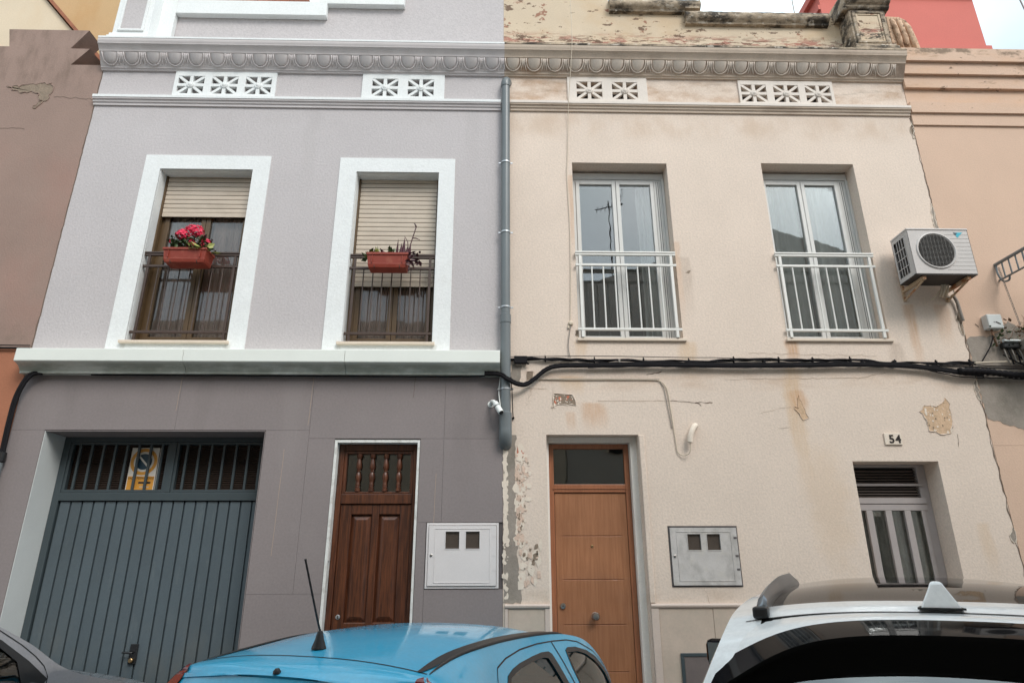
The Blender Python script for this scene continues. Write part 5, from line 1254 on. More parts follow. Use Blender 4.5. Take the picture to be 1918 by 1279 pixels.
# ------------------------------------------------------------------ PARKED CARS
def carpaint(name, col, flake=.0, rough=.35, metal=.0, dust=.25):
    m = bpy.data.materials.new(name); t = NT(m); co = t.coord(True)
    d = t.noise(co, 2.5, 6, .65); f = t.noise(co, 60, 2)
    c = t.mix(t.math('MULTIPLY', t.ramp(d, .4, .72), dust), col, (.42, .40, .37, 1))
    c = t.mix(1., c, t.gray(t.lramp(f, .3, .7, .95, 1.05)), 'MULTIPLY')
    t.l.new(c, t.b.inputs['Base Color']); t.b.inputs['Metallic'].default_value = metal
    t.b.inputs['Roughness'].default_value = rough; t.b.inputs['Coat Weight'].default_value = 1.; t.b.inputs['Coat Roughness'].default_value = .06
    t.l.new(t.ramp(d, .35, .75, .04, .22), t.b.inputs['Coat Roughness'])
    return m
MT['paint_blue'] = carpaint('blue_car_paint', (.020, .42, .68, 1), rough=.45, dust=.10)
MT['paint_white'] = carpaint('white_car_paint', (.86, .87, .87, 1), rough=.4, dust=.03)
MT['paint_grey'] = carpaint('grey_car_paint', (.28, .282, .30, 1), rough=.35, metal=.2, dust=.12)
MT['gloss_black'] = P('gloss_black_panel', (.005, .005, .006, 1), .045, .1, 4, 0, spec=.06)
MT['deep_black'] = P('matt_black_plastic', (.0035, .0035, .0035, 1), .8, .1, 4, 0, spec=.1)
MT['satin_black'] = P('satin_black_strip', (.016, .016, .017, 1), .4, .15, 6, .05, 60)
MT['tail_red'] = P('tail_lamp_red', (.16, .006, .008, 1), .2, .2, 8, .1, 40, coat=.4)
MT['lamp_clear'] = P('head_lamp', (.55, .58, .6, 1), .12, .1, 8, 0, coat=1.)
MT['tyre'] = P('tyre_rubber', (.015, .015, .015, 1), .85, .15, 9, .1, 60)
MT['rim'] = P('alloy_rim', (.45, .46, .47, 1), .3, .08, 9, 0, metal=.9)
MT['seat'] = P('seat_fabric', (.05, .05, .05, 1), .95, .15, 9, .2, 90)
MT['seat_l'] = P('seat_fabric_grey', (.16, .165, .155, 1), .95, .15, 9, .2, 90)
MT['satin_alu'] = P('satin_rail', (.24, .26, .28, 1), .28, .06, 6, .03, 60, metal=.8)

def pip(x, y, poly):
    c = False; j = len(poly) - 1
    for i in range(len(poly)):
        xi, yi = poly[i]; xj, yj = poly[j]
        if (yi > y) != (yj > y) and x < (xj - xi) * (y - yi) / (yj - yi) + xi: c = not c
        j = i
    return c
def smooth_poly(p, n=4, closed=True):
    out = []; N = len(p)
    for i in range(N):
        p0, p1, p2_, p3 = (Vector(p[(i + k) % N]) for k in (-1, 0, 1, 2))
        for k in range(n):
            t = k / n; q = .5 * ((2 * p1) + (-p0 + p2_) * t + (2 * p0 - 5 * p1 + 4 * p2_ - p3) * t * t + (-p0 + 3 * p1 - 3 * p2_ + p3) * t ** 3)
            out.append((q.x, q.y))
    return out

class Car:
    def __init__(s, root, rows, W, pcrown, paint, ya, yb, wr=.32, zs=.24):
        s.root = root; s.W = W; s.p = pcrown; s.paint = paint; s.ya, s.yb, s.wr, s.zs = ya, yb, wr, zs
        s.rows = rows; s.n = len(rows)
    def row(s, u):
        i = min(int(u), s.n - 2); t = u - i; r = s.rows
        p0, p1, p2_, p3 = r[max(i - 1, 0)], r[i], r[i + 1], r[min(i + 2, s.n - 1)]
        return [.5 * (2 * b + (-a + c) * t + (2 * a - 5 * b + 4 * c - d) * t * t + (-a + 3 * b - 3 * c + d) * t ** 3) for a, b, c, d in zip(p0, p1, p2_, p3)]
    def top(s, u, q):
        yc, zc, ye, ze = s.row(u); a = abs(q)
        return Vector((q * s.W(ye, ze), yc + (ye - yc) * a ** 2, zc + (ze - zc) * a ** s.p))
    def topn(s, u, q):
        e = .01; u0, u1 = max(u - e, 0), min(u + e, s.n - 1)
        d = (s.top(u1, q) - s.top(u0, q)).cross(s.top(u, min(q + e, 1)) - s.top(u, max(q - e, -1)))
        return -d.normalized()
    def emit(s, name, m, V, F, N, parent=None, label=None):
        me = bpy.data.meshes.new(name); me.from_pydata([tuple(v) for v in V], [], F); me.materials.append(MT[m] if isinstance(m, str) else m)
        # orient faces with the analytic normals
        flip = False
        if F:
            pf = me.polygons[len(F) // 2]
            flip = pf.normal.dot(Vector(N[pf.vertices[0]])) < 0
        if flip: me.flip_normals()
        me.polygons.foreach_set('use_smooth', [True] * len(me.polygons))
        me.normals_split_custom_set_from_vertices([tuple(n) for n in N]); me.update()
        o = bpy.data.objects.new(name, me); COL.objects.link(o); o.parent = parent or s.root
        if label: o['label'] = label
        return o
    def panel(s, name, m, u0, u1, q0=-1., q1=1., off=0., nu=None, nq=None, parent=None, shape=None):
        nu = nu or max(6, int((u1 - u0) * 10)); nq = nq or max(4, int((q1 - q0) * 14)); V = []; N = []; F = []
        for i in range(nu + 1):
            for j in range(nq + 1):
                u = u0 + (u1 - u0) * i / nu; q = q0 + (q1 - q0) * j / nq
                if shape: u, q = shape(i / nu, j / nq)
                n = s.topn(u, q); V.append(s.top(u, q) + n * off); N.append(n)
        for i in range(nu):
            for j in range(nq):
                a = i * (nq + 1) + j; F.append((a, a + 1, a + nq + 2, a + nq + 1))
        return s.emit(name, m, V, F, N, parent)
    def seam(s, name, u0, q0, u1, q1, w, m='rubber', off=.0012, n=30, parent=None):
        """thin dark line on the top skin"""
        V = []; N = []; F = []
        for i in range(n + 1):
            t = i / n; u = u0 + (u1 - u0) * t; q = q0 + (q1 - q0) * t
            a = s.top(u, q); t2 = min(1, t + .01); t1 = max(0, t - .01)
            d = (s.top(u0 + (u1 - u0) * t2, q0 + (q1 - q0) * t2) - s.top(u0 + (u1 - u0) * t1, q0 + (q1 - q0) * t1)).normalized()
            nn = s.topn(u, q); k = nn.cross(d).normalized() * w / 2
            V += [a + k + nn * off, a - k + nn * off]; N += [nn, nn]
        for i in range(n): F.append((2 * i, 2 * i + 1, 2 * i + 3, 2 * i + 2))
        return s.emit(name, m, V, F, N, parent)
    def sp(s, y, z, side, off=0.):
        e = .004; W = s.W; wy = (W(y + e, z) - W(y - e, z)) / (2 * e); wz = (W(y, z + e) - W(y, z - e)) / (2 * e)
        n = Vector((side, -wy, -wz)).normalized()
        return Vector((side * W(y, z), y, z)) + n * off, n
    def sides(s, doors, windows, frames, quarter=()):
        """doors/windows/frames: polygons in (y,z). Splits each flank into panel, doors, rubbers and glass."""
        edge = [tuple(s.row(s.n * 0 + (s.n - 1) * i / 150)[2:4]) for i in range(151)]
        low = []
        y = edge[-1][0]
        def arch(yc):
            return [(yc + (s.wr + .05) * math.cos(t), max(s.zs, s.wr - .0 + (s.wr + .05) * math.sin(t))) for t in [PI * k / 14 for k in range(15)]]
        low = [(min(edge[-1][0], s.yb + s.wr + .12), s.zs)] + arch(s.yb) + arch(s.ya) + [(max(edge[0][0], s.ya - s.wr - .12), s.zs)]
        outl = edge + low
        polys = [outl] + list(doors) + list(windows) + list(frames)
        vs = []; es = []
        for p in polys:
            k = len(vs); vs += [Vector(q) for q in p]; es += [(k + i, k + (i + 1) % len(p)) for i in range(len(p))]
        ys = [q[0] for q in outl]; zz = [q[1] for q in outl]
        st = .07; yy = min(ys)
        while yy < max(ys):
            z = min(zz)
            while z < max(zz):
                if pip(yy, z, outl): vs.append(Vector((yy + random.uniform(-.002, .002), z + random.uniform(-.002, .002))))
                z += st
            yy += st
        V2, E2, F2 = delaunay_2d_cdt(vs, es, [], 0, 1e-4)[:3]
        groups = {}
        for f in F2:
            c = (V2[f[0]] + V2[f[1]] + V2[f[2]]) / 3
            if not pip(c.x, c.y, outl): continue
            key = 'body'
            for i, w in enumerate(windows):
                if pip(c.x, c.y, w): key = ('win', i); break
            else:
                for i, w in enumerate(frames):
                    if pip(c.x, c.y, w): key = ('frame', i); break
                else:
                    for i, w in enumerate(doors):
                        if pip(c.x, c.y, w): key = ('door', i); break
            groups.setdefault(key, []).append(f)
        for side in (1, -1):
            dobj = {}
            for key in sorted(groups, key=lambda k: (isinstance(k, tuple) and k[0] != 'door', str(k))):
                fs = groups[key]; ids = sorted({i for f in fs for i in f}); mp = {i: k for k, i in enumerate(ids)}
                off = {'win': -.006, 'frame': .003, 'door': 0.}.get(key[0], 0) if isinstance(key, tuple) else 0
                V = []; N = []
                for i in ids:
                    a, n = s.sp(V2[i].x, V2[i].y, side, off); V.append(a); N.append(n)
                F = [tuple(mp[i] for i in f) for f in fs]
                if key == 'body': s.emit('side_panel', s.paint, V, F, N)
                elif key[0] == 'door': dobj[key[1]] = s.emit('door', s.paint, V, F, N)
                elif key[0] == 'win': s.emit('side_window', s.glass, V, F, N)
                else: s.emit('window_rubber', 'satin_black', V, F, N)
            for i, d in enumerate(doors):
                s.side_line('door_gap', d, .007, side, closed=True, parent=dobj.get(i))
                zz_ = .62 * max(q[1] for q in d) ; ym = min(q[0] for q in d) + .1
                a, n = s.sp(ym + .08, zz_, side, .03); b_, _ = s.sp(ym + .24, zz_, side, .03)
                p0, _ = s.sp(ym + .06, zz_, side, .0); p3, _ = s.sp(ym + .26, zz_, side, .0)
                MB().tube([p0, a, b_, p3], .011, 8).build('handle', s.paint, dobj.get(i), smooth='all')
    def side_line(s, name, pts, w, side, closed=False, m='rubber', off=.0015, parent=None):
        p = list(pts) + ([pts[0]] if closed else []); q = []
        for a, b in zip(p, p[1:]):
            k = max(1, int(math.dist(a, b) / .04))
            q += [(a[0] + (b[0] - a[0]) * j / k, a[1] + (b[1] - a[1]) * j / k) for j in range(k)]
        q.append(p[-1]); V = []; N = []; F = []
        for i, (y, z) in enumerate(q):
            a = q[max(i - 1, 0)]; b = q[min(i + 1, len(q) - 1)]; d = Vector((b[0] - a[0], b[1] - a[1])).normalized() * w / 2
            for sg in (1, -1):
                v, n = s.sp(y - d.y * sg, z + d.x * sg, side, off); V.append(v); N.append(n)
        for i in range(len(q) - 1): F.append((2 * i, 2 * i + 1, 2 * i + 3, 2 * i + 2))
        return s.emit(name, m, V, F, N, parent)
    def edge_strip(s, name, m, u0, u1, r, side, dz=.0, n=40, flat=.5, inset=0.):
        pts = []
        for i in range(n + 1):
            u = u0 + (u1 - u0) * i / n; p = s.top(u, 1 - inset); p.x *= side; p.z += dz; pts.append(p)
        rr = [r * min(1, .25 + 6 * min(i, n - i) / n) for i in range(n + 1)]
        return MB().tube(pts, rr, 10).build(name, m, s.root, smooth='all')
    def wheels(s, rim='rim'):
        for y in (s.ya, s.yb):
            for sd in (1, -1):
                x = sd * (s.W(y, .4) - .13)
                t = MB().lathe([(s.wr * .62, -.1), (s.wr * .9, -.11), (s.wr, -.08), (s.wr, .08), (s.wr * .9, .11), (s.wr * .62, .1)], (x, y, s.wr), 'x', 28).build('wheel', 'tyre', s.root, smooth=True)
                r_ = MB().lathe([(s.wr * .62, sd * .09), (s.wr * .6, sd * .1), (s.wr * .5, sd * .06), (.06, sd * .07), (0, sd * .075)], (x, y, s.wr), 'x', 24)
                for k in range(5):
                    a = 2 * PI * k / 5; c_, s_ = math.cos(a), math.sin(a)
                    r_.tube([(x + sd * .082, y + .04 * c_, s.wr + .04 * s_), (x + sd * .09, y + s.wr * .57 * c_, s.wr + s.wr * .57 * s_)], .022, 6)
                r_.build('rim', rim, t, smooth=True)
                # dark wheel housing
                MB().lathe([(s.wr + .05, -.14), (s.wr + .05, .14)], (x - sd * .05, y, s.wr), 'x', 20).build('wheel_housing', 'rubber', s.root)
    def cabin(s, y0, y1, zf, seats, m='seat'):
        w = s.W((y0 + y1) / 2, .8) - .12
        MB().box(-w, w, y0, y1 + .35, s.zs + .05, zf).build('cabin_floor', 'rubber', s.root)
        MB().box(-w, w, y1 + .1, y1 + .45, zf, .92).build('dashboard', 'rubber', s.root, bev=.05)
        for (x, y, hw) in seats:
            sb = MB(); zt = zf + .62
            sb.add([(x - hw, y, zf), (x + hw, y, zf), (x + hw, y + .14, zf), (x - hw, y + .14, zf), (x - hw * .8, y - .16, zt), (x + hw * .8, y - .16, zt), (x + hw * .8, y - .06, zt), (x - hw * .8, y - .06, zt)],
                   [(0, 3, 2, 1), (4, 5, 6, 7), (0, 1, 5, 4), (1, 2, 6, 5), (2, 3, 7, 6), (3, 0, 4, 7)]).box(x - hw, x + hw, y + .05, y + .55, zf - .12, zf + .12)
            so = sb.build('seat', m, s.root, bev=.035)
            for hx in ((x,) if hw < .4 else (x - .32, x + .32)):
                MB().box(hx - .12, hx + .12, y - .19, y - .1, zt + .05, zt + .2).tube([(hx, y - .12, zt - .05), (hx, y - .14, zt + .1)], .012, 6).build('headrest', m, so, bev=.03)

# ---- blue hatchback
B0 = thing('parked_car', 'sky blue hatchback with black roof strips and a rod aerial', 'car', (-1.0936, -3.9872, -.0), -R(22), group='cars parked nose-in along the street')
def Wb(y, z):
    b = .80 - (.08 * ((.7 - y) / .7) ** 2 if y < .7 else 0) - (.16 * ((y - 2.6) / 1.0) ** 2 if y > 2.6 else 0)
    k = min(1, max(0, (1.15 - y) / .6)); k = k * k * (3 - 2 * k)
    return b - .19 * ((z - .92) / .46) ** (1.25 + 2.6 * k) if z > .92 else b - .03 * ((.92 - z) / .5) ** 2
rb = [(.10, .2, .18, .2), (.0, .42, .14, .42), (.02, .62, .16, .63), (.07, .90, .22, .92), (.24, 1.32, .385, 1.27), (.275, 1.372, .41, 1.335), (.45, 1.428, .475, 1.381), (1.1, 1.485, 1.1, 1.426), (1.95, 1.452, 1.9, 1.408),
      (2.5, 1.34, 2.35, 1.372), (3.0, 1.14, 2.85, 1.275), (3.36, .96, 3.3, 1.03), (3.68, .80, 3.6, .82), (3.82, .6, 3.68, .6), (3.84, .38, 3.7, .38), (3.76, .2, 3.62, .2)]
CB = Car(B0, rb, Wb, 2.4, 'paint_blue', .70, 3.02, .30, .22); CB.glass = 'car_glass'
CB.panel('rear_bumper', 'paint_blue', 0, 2); CB.panel('hatch', 'paint_blue', 2, 3)
CB.panel('hatch_pillar', 'paint_blue', 3, 4, -1, -.84); CB.panel('hatch_pillar', 'paint_blue', 3, 4, .84, 1)
CB.panel('rear_window', 'car_glass_d', 3, 4, -.84, .84, -.004)
CB.panel('hatch_lip', 'paint_blue', 4, 6); CB.panel('roof', 'paint_blue', 6, 8, nu=26, nq=36)
CB.panel('windscreen', 'car_glass', 8.02, 11, -.93, .93, -.003); CB.panel('windscreen_pillar', 'paint_blue', 8, 11, .93, 1.); CB.panel('windscreen_pillar', 'paint_blue', 8, 11, -1., -.93)
CB.panel('bonnet', 'paint_blue', 11, 12); CB.panel('front_bumper', 'paint_blue', 12, 15)
CB.seam('hatch_gap', 6, -.985, 6, .985, .009)
CB.seam('lip_crease', 4.55, -.93, 4.55, .93, .02, 'paint_blue', .004)
bw_o = [(1.19, .975), (1.165, 1.13), (1.181, 1.252), (1.215, 1.278), (1.311, 1.298), (1.43, 1.31), (1.643, 1.318), (1.809, 1.32), (1.94, 1.312), (1.983, 1.294), (2.021, 1.233), (2.078, 1.124), (2.15, .97)]
bw_i = [(1.225, .985), (1.205, 1.13), (1.212, 1.24), (1.241, 1.262), (1.32, 1.276), (1.43, 1.286), (1.643, 1.294), (1.82, 1.292), (1.89, 1.28), (1.92, 1.236), (1.98, 1.138), (2.05, .98)]
bf_o = [(2.262, 1.285), (2.319, 1.296), (2.489, 1.282), (2.712, 1.239), (2.9, 1.18), (3.08, 1.09), (3.2, 1.0), (3.22, .965), (2.36, .95), (2.275, 1.10), (2.25, 1.2)]
bf_i = [(2.282, 1.19), (2.285, 1.27), (2.493, 1.254), (2.65, 1.223), (2.86, 1.15), (3.02, 1.06), (3.1, .98), (2.39, .965), (2.30, 1.097)]
bd_r = [(1.067, 1.276), (1.132, 1.325), (1.275, 1.350), (1.511, 1.366), (1.8, 1.366), (2.06, 1.355), (2.122, 1.236), (2.177, 1.11), (2.25, .9), (2.28, .36), (1.30, .36), (1.17, .62), (1.07, .9), (1.05, 1.1)]
bd_f = [(2.068, 1.355), (2.37, 1.335), (2.588, 1.304), (2.9, 1.215), (3.13, 1.10), (3.27, .96), (3.3, .85), (3.2, .62), (3.0, .68), (2.85, .66), (2.72, .5), (2.68, .36), (2.29, .36), (2.26, .9), (2.187, 1.11), (2.132, 1.236)]
CB.sides([bd_r, bd_f], [bw_i, bf_i], [bw_o, bf_o])
for sd in (1, -1):
    CB.panel('roof_strip', 'satin_black', 6, 9, nu=40, nq=3, off=.004, shape=lambda a, b, sd=sd: (5.98 + 3.0 * a, sd * (.915 + .07 * b * min(1, .35 + 8 * a * (1 - a)))))
    CB.edge_strip('roof_drip', 'satin_black', 6.02, 9.0, .008, sd, .001)
    sgn = lambda a, b, sd=sd: (3.05 + 2.75 * a, sd * (.99 - (.20 * (1 - a) ** .55) * b))
    CB.panel('tail_light', 'tail_red', 3.0, 5.8, nu=16, nq=6, off=.008, shape=sgn)
    pts = [tuple(CB.row(3.0 + 2.8 * k / 12)[2:4]) for k in range(13)]
    V = []; N = []; F = []
    for k, (y, z) in enumerate(pts):
        wd_ = .075 * (1 - (k / 12) ** 1.5) + .006
        for t in (0, .5, 1):
            a, n = CB.sp(y + wd_ * t * .95, z - wd_ * t * .1, sd, .008); V.append(a); N.append(n)
    for k in range(12):
        for j in range(2): F.append((3 * k + j, 3 * k + j + 1, 3 * k + j + 4, 3 * k + j + 3))
    CB.emit('tail_light', 'tail_red', V, F, N)
    MB().tube([Vector(CB.sp(3.05, .9, sd, .0)[0]), Vector(CB.sp(3.03, .9, sd, .08)[0])], .02, 8).box(*( (sd * .80, sd * .96) if sd > 0 else (sd * .96, sd * .80)), 2.98, 3.08, .84, .96).build('wing_mirror', 'blackplastic', B0, bev=.03)
    hl = CB.panel('headlight', 'lamp_clear', 12.1, 12.9, *((.55, .95) if sd > 0 else (-.95, -.55)), .006)
CB.wheels(); CB.cabin(.75, 2.55, .52, [(0, 1.15, .58), (.36, 2.0, .25), (-.36, 2.0, .25)], 'seat_l')
# aerial, washer nozzle
t = CB.top(6.3, 0)
ar = MB().lathe([(.034, 0), (.031, .01), (.02, .04), (.013, .068), (.01, .074), (0, .075)], (t.x - .02, t.y - .03, t.z - .002), 'z', 18).build('aerial_base', 'blackplastic', B0, smooth=True)
pts = [(t.x - .02, t.y - .03, t.z + .07), (t.x - .03, t.y - .06, t.z + .15), (t.x - .05, t.y - .15, t.z + .385)]
MB().tube(curve_pts(pts, 14), [.0055] * 4 + [.0045 + .0006 * (k % 2) for k in range(24)] + [.006], 7).build('aerial_rod', 'blackplastic', ar, smooth='all')
t = CB.top(5.2, -.02)
MB().lathe([(.017, 0), (.016, .01), (.008, .02), (0, .021)], (t.x, t.y, t.z - .002), 'z', 12).build('washer_nozzle', 'blackplastic', B0, smooth=True)
CB.panel('number_plate', 'signwhite', 2.1, 2.45, -.32, .32, .006)

# ---- white sport utility
S0 = thing('parked_car', 'white tall car with roof rails, glass roof and rear spoiler', 'car', (1.0747, -4.9933, 0), -R(28), group='cars parked nose-in along the street')
def Ws(y, z):
    b = .90 - (.10 * ((.8 - y) / .8) ** 2 if y < .8 else 0) - (.14 * ((y - 3.2) / 1.2) ** 2 if y > 3.2 else 0)
    return b - .25 * ((z - 1.1) / .53) ** 1.25 if z > 1.1 else b - .04 * ((1.1 - z) / .6) ** 2
rs_ = [(-.02, .25, .14, .25), (-.15, .5, .08, .5), (-.15, .8, .08, .8), (-.10, 1.09, .12, 1.09), (.13, 1.50, .24, 1.45), (.28, 1.60, .33, 1.56), (.45, 1.660, .42, 1.605), (.59, 1.687, .58, 1.638), (1.15, 1.738, 1.15, 1.676), (2.3, 1.71, 2.2, 1.65),
       (2.75, 1.42, 2.6, 1.43), (3.2, 1.12, 3.0, 1.12), (4.0, 1.0, 3.85, .97), (4.3, .8, 4.1, .8), (4.36, .5, 4.15, .5), (4.25, .25, 4.05, .25)]
CS = Car(S0, rs_, Ws, 2.6, 'paint_white', .85, 3.5, .36, .28); CS.glass = 'car_glass_d'
CS.panel('rear_bumper', 'blackplastic', 0, 1.2); CS.panel('tailgate', 'paint_white', 1.2, 3)
CS.panel('rear_window', 'car_glass_r', 3, 4.4, -.82, .82, -.004); CS.panel('tailgate_pillar', 'paint_white', 3, 4.4, .82, 1.); CS.panel('tailgate_pillar', 'paint_white', 3, 4.4, -1., -.82)
CS.panel('window_border', 'rubber', 3.02, 4.39, -.82, -.70, -.001); CS.panel('window_border', 'rubber', 3.02, 4.39, .70, .82, -.001)
CS.panel('tailgate_top', 'deep_black', 4.4, 6, -.82, .82, nu=8, nq=30); CS.panel('tailgate_pillar', 'paint_white', 4.4, 6, .82, 1., nu=8); CS.panel('tailgate_pillar', 'paint_white', 4.4, 6, -1., -.82, nu=8); CS.panel('roof_rear', 'paint_white', 6, 7, nu=8, nq=40)
CS.panel('roof_side', 'paint_white', 7, 9, .84, 1., nu=20, nq=6); CS.panel('roof_side', 'paint_white', 7, 9, -1., -.84, nu=20, nq=6)
CS.panel('glass_roof', 'gloss_black', 7, 9, -.84, .84, -.002, nu=24, nq=36)
CS.panel('windscreen', 'car_glass_d', 9, 11, -.93, .93, -.003); CS.panel('windscreen_pillar', 'paint_white', 9, 11, .93, 1.); CS.panel('windscreen_pillar', 'paint_white', 9, 11, -1., -.93)
CS.panel('bonnet', 'paint_white', 11, 12); CS.panel('front_bumper', 'paint_white', 12, 15)
CS.seam('tailgate_gap', 6.0, -.9, 6.0, .9, .006)
# spoiler: white top, gloss black rear strip, black underside
nq = 44; V = []; N = []; F = []; ring = []
def spo(q):
    """cross-section of the spoiler at lateral fraction q; the ends droop and hug the pillars"""
    a = abs(q); e = CS.top(6, q * .985); back = .325 * (1 - .3 * a ** 4); dr = .14 * a ** 5; sg = 1 if q >= 0 else -1; out = []
    for (f, dz, d) in ((.006, .001, 0), (.3, .001 + .004 * a * a, .25), (.6, .007 + .008 * a * a, .6), (.606, .0085 + .008 * a * a, .61), (.8, .020 + .014 * a * a, .8), (1., .038 + .016 * a * a, 1.), (1., .052 + .016 * a * a, 1.), (.97, .068, 1.), (.92, .11, .9), (.86, .16, .7)):
        z = e.z - dz - dr * d; y = e.y - back * f
        x = sg * a * (.985 * Ws(e.y, e.z) + (Ws(.3, z) - .02 - .985 * Ws(e.y, e.z)) * a ** 6)
        out.append((x, y, z))
    return out
qs = [.985 * (-1 + 2 * i / nq) for i in range(nq + 1)]; rings = [spo(q) for q in qs]
def strip(name, m, i0, i1, sm='all'):
    mb = MB()
    for r_ in rings: mb.v += r_[i0:i1 + 1]
    k = i1 - i0 + 1
    for i in range(nq):
        for j in range(k - 1): mb.f.append((i * k + j, i * k + j + 1, (i + 1) * k + j + 1, (i + 1) * k + j))
    return mb.build(name, m, S0, smooth=sm)
spw = strip('spoiler', 'paint_white', 0, 3); strip('spoiler_strip', 'gloss_black', 3, 5); strip('spoiler_underside', 'deep_black', 5, 9)
for r_ in (rings[0], rings[-1]): MB().add(r_, [tuple(range(len(r_)))]).build('spoiler_end', 'paint_white', S0)
sw_o = [(.66, 1.14), (.62, 1.3), (.72, 1.42), (.95, 1.49), (1.5, 1.56), (2.1, 1.54), (2.45, 1.42), (2.82, 1.16)]
sw_i = [(.70, 1.155), (.66, 1.3), (.75, 1.40), (.97, 1.465), (1.5, 1.535), (2.08, 1.515), (2.41, 1.405), (2.75, 1.17)]
sd_r = [(1.08, 1.10), (1.10, 1.52), (1.5, 1.59), (1.95, 1.59), (1.97, 1.1), (1.97, .42), (1.36, .42), (1.15, .8)]
sd_f = [(1.985, 1.59), (2.15, 1.57), (2.5, 1.44), (2.9, 1.13), (2.98, .9), (2.96, .6), (2.96, .42), (1.985, .42), (1.985, 1.1)]
CS.sides([], [sw_i], [sw_o])
for sd in (1, -1):
    for d in (sd_r, sd_f): CS.side_line('door_gap', [p for p in d if p[1] < 1.13], .007, sd)
    # roof rail: rectangular bar rising from the roof edge, tapering into it at the ends
    mb = MB(); n = 40; k = 0
    for i in range(n + 1):
        u = 6.40 + 2.45 * i / n; t = i / n; p = CS.top(u, .80); hgt = .056 * min(1, 5 * (1 - t)) * min(1, .55 + 6 * t); w = .020
        for (dx, dz) in ((-w, -.004), (-w * .9, hgt * .75), (-w * .4, hgt), (w * .5, hgt * .92), (w, hgt * .6), (w * 1.05, -.004)):
            mb.v.append((sd * (p.x + .018 + dx), p.y, p.z + dz - .02 * (dx > 0) * (dx / w)))
    for i in range(n):
        for j in range(6): mb.f.append((i * 6 + j, i * 6 + (j + 1) % 6, (i + 1) * 6 + (j + 1) % 6, (i + 1) * 6 + j))
    mb.f += [tuple(range(6)), tuple(n * 6 + j for j in range(6))]
    rl = mb.build('roof_rail', 'satin_alu', S0, smooth=True)
    p = CS.top(6.35, .80); MB().box(*sorted((sd * (p.x - .008), sd * (p.x + .042))), p.y - .05, p.y + .01, p.z - .012, p.z + .026).build('rail_foot', 'blackplastic', rl, bev=.008)
    CS.panel('tail_light', 'tail_red', 1.9, 2.9, *((.62, 1.) if sd > 0 else (-1., -.62)), .006)
    m_ = MB().box(*sorted((sd * .96, sd * 1.20)), 2.80, 2.92, 1.16, 1.33).build('wing_mirror', 'gloss_black', S0, bev=.04)
    MB().tube([(sd * .83, 2.86, 1.12), (sd * 1.0, 2.86, 1.2)], .03, 8).build('mirror_arm', 'blackplastic', m_, smooth=True)
    bx('mirror_glass', 'steel', m_, *sorted((sd * .985, sd * 1.18)), 2.796, 2.799, 1.185, 1.31)
    CS.panel('headlight', 'lamp_clear', 12.2, 12.9, *((.6, .96) if sd > 0 else (-.96, -.6)), .006)
CS.wheels(); CS.cabin(.9, 2.7, .6, [(0, 1.25, .6), (.38, 2.2, .26), (-.38, 2.2, .26)])
t = CS.top(6.42, 0)
fin = MB(); secs = [(-.075, .056, .0), (-.07, .047, .02), (-.055, .026, .058), (-.045, .017, .076), (-.03, .012, .081)]
for (yb_, hw, z) in secs:
    L = .17 - z * 1.15
    fin.v += [(t.x - hw, t.y + yb_ * .55, t.z + z - .003), (t.x + hw, t.y + yb_ * .55, t.z + z - .003), (t.x + hw * .8, t.y + yb_ * .55 + L * .4, t.z + z - .003), (t.x, t.y + yb_ * .55 + L, t.z + z * .98 - .003), (t.x - hw * .8, t.y + yb_ * .55 + L * .4, t.z + z - .003)]
for i in range(4):
    for j in range(5): fin.f.append((i * 5 + j, i * 5 + (j + 1) % 5, (i + 1) * 5 + (j + 1) % 5, (i + 1) * 5 + j))
fin.f.append(tuple(20 + j for j in range(5)))
fo = fin.build('shark_fin', 'paint_white', S0, smooth=True, bev=.006)
MB().add([(t.x - .064, t.y - .045, t.z - .004), (t.x + .064, t.y - .045, t.z - .004), (t.x + .05, t.y + .03, t.z - .001), (t.x, t.y + .14, t.z + .001), (t.x - .05, t.y + .03, t.z - .001),
          (t.x - .064, t.y - .045, t.z + .002), (t.x + .064, t.y - .045, t.z + .002), (t.x + .05, t.y + .03, t.z + .004), (t.x, t.y + .14, t.z + .006), (t.x - .05, t.y + .03, t.z + .004)],
         [(0, 1, 2, 3, 4), (5, 6, 7, 8, 9)] + [(j, (j + 1) % 5, (j + 1) % 5 + 5, j + 5) for j in range(5)]).build('fin_gasket', 'rubber', fo)
CS.panel('number_plate', 'signwhite', 2.1, 2.4, -.3, .3, .006)

# ---- dark grey car at the left edge
G0 = thing('parked_car', 'dark grey car whose sloping windscreen pillar enters at the lower left', 'car', (-4.976, -4.02, .018), -R(20), group='cars parked nose-in along the street')
rg = [(.14, .25, .26, .25), (.02, .5, .2, .5), (.03, .8, .22, .8), (.10, 1.08, .26, 1.08), (.40, 1.46, .5, 1.42), (.55, 1.55, .6, 1.50), (1.3, 1.62, 1.3, 1.57), (2.0, 1.60, 1.95, 1.56), (2.45, 1.47, 2.35, 1.47),
      (2.80, 1.28, 2.66, 1.30), (3.12, 1.09, 2.94, 1.10), (3.5, 1.0, 3.4, .955), (3.95, .88, 3.8, .86), (4.1, .7, 3.92, .7), (4.14, .45, 3.95, .45), (4.05, .25, 3.85, .25)]
CG = Car(G0, rg, Ws, 2.4, 'paint_grey', .8, 3.3, .33, .26); CG.glass = 'car_glass'
CG.panel('rear_bumper', 'paint_grey', 0, 1.5); CG.panel('hatch', 'paint_grey', 1.5, 3); CG.panel('rear_window', 'car_glass_d', 3, 4, -.84, .84, -.004)
CG.panel('hatch_pillar', 'paint_grey', 3, 4, .84, 1); CG.panel('hatch_pillar', 'paint_grey', 3, 4, -1, -.84)
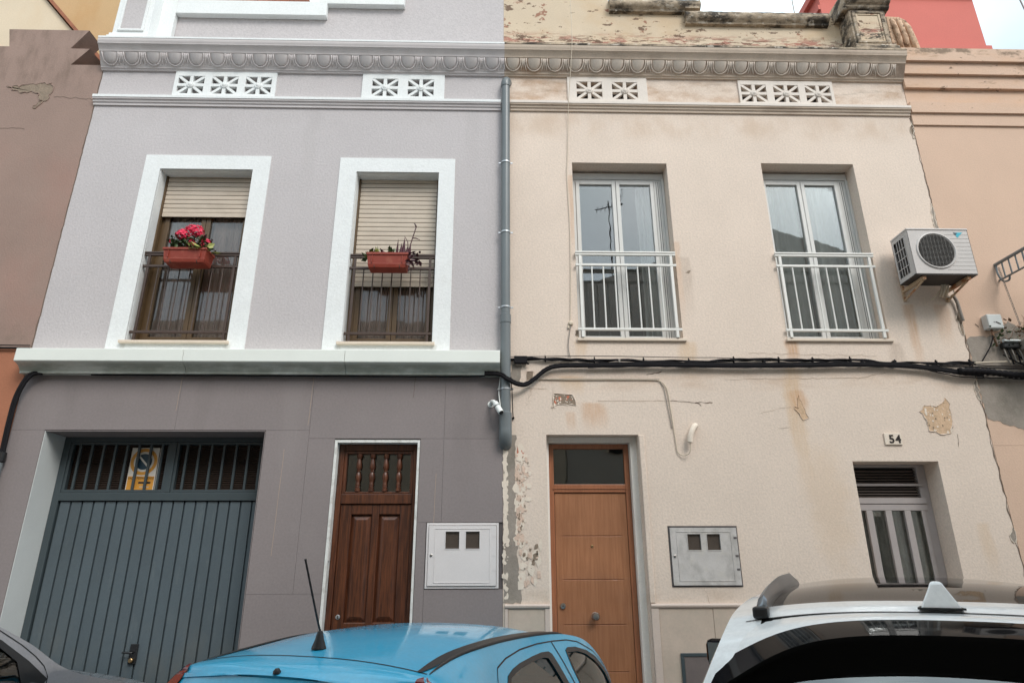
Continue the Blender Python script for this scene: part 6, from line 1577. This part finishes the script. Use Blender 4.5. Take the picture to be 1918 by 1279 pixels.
CG.panel('roof', 'paint_grey', 4, 7); CG.panel('windscreen', 'car_glass_d', 7.02, 10, -.93, .93, -.003); CG.panel('windscreen_pillar', 'paint_grey', 7, 10, .93, 1.); CG.panel('windscreen_pillar', 'paint_grey', 7, 10, -1., -.93)
CG.panel('bonnet', 'paint_grey', 10, 12); CG.panel('front_bumper', 'paint_grey', 12, 15)
CG.seam('bonnet_gap', 10.02, -.9, 10.02, .9, .012)
gf_o = [(1.72, 1.13), (1.70, 1.46), (1.95, 1.48), (2.2, 1.46), (2.35, 1.41), (2.49, 1.325), (2.66, 1.185), (2.80, 1.06), (2.78, 1.03), (1.73, 1.04)]
gf_i = [(1.75, 1.06), (1.73, 1.44), (1.95, 1.455), (2.19, 1.435), (2.33, 1.38), (2.46, 1.295), (2.58, 1.19), (2.62, 1.06)]
gr_o = [(.82, 1.06), (.85, 1.36), (1.1, 1.44), (1.62, 1.46), (1.64, 1.04)]
gr_i = [(.86, 1.075), (.89, 1.34), (1.11, 1.415), (1.59, 1.435), (1.61, 1.06)]
gd_r = [(.74, 1.1), (.78, 1.38), (1.05, 1.48), (1.655, 1.51), (1.67, 1.0), (1.67, .4), (1.3, .4), (1.1, .75), (.8, .95)]
gd_f = [(1.665, 1.51), (2.0, 1.525), (2.25, 1.49), (2.40, 1.435), (2.49, 1.38), (2.62, 1.285), (2.71, 1.205), (2.767, 1.14), (2.80, 1.07), (2.80, .9), (2.78, .4), (1.68, .4), (1.68, 1.0)]
CG.sides([gd_r, gd_f], [gr_i, gf_i], [gr_o, gf_o])
for sd in (1, -1):
    CG.panel('tail_light', 'tail_red', 2.0, 3.0, *((.66, 1.) if sd > 0 else (-1., -.66)), .006)
    CG.panel('headlight', 'lamp_clear', 12.1, 12.9, *((.6, .96) if sd > 0 else (-.96, -.6)), .006)
    m_ = MB().box(*sorted((sd * .93, sd * 1.10)), 2.58, 2.68, .93, 1.06).build('wing_mirror', 'paint_grey', G0, bev=.035)
    MB().tube([(sd * .84, 2.66, 1.0), (sd * .96, 2.64, .98)], .025, 8).build('mirror_arm', 'blackplastic', m_, smooth=True)
    CG.panel('cowl', 'rubber', 10.02, 10.28, *((.55, .97) if sd > 0 else (-.97, -.55)), .002)
CG.wheels(); CG.cabin(.9, 2.45, .58, [(0, 1.25, .58), (.37, 2.0, .25), (-.37, 2.0, .25)])
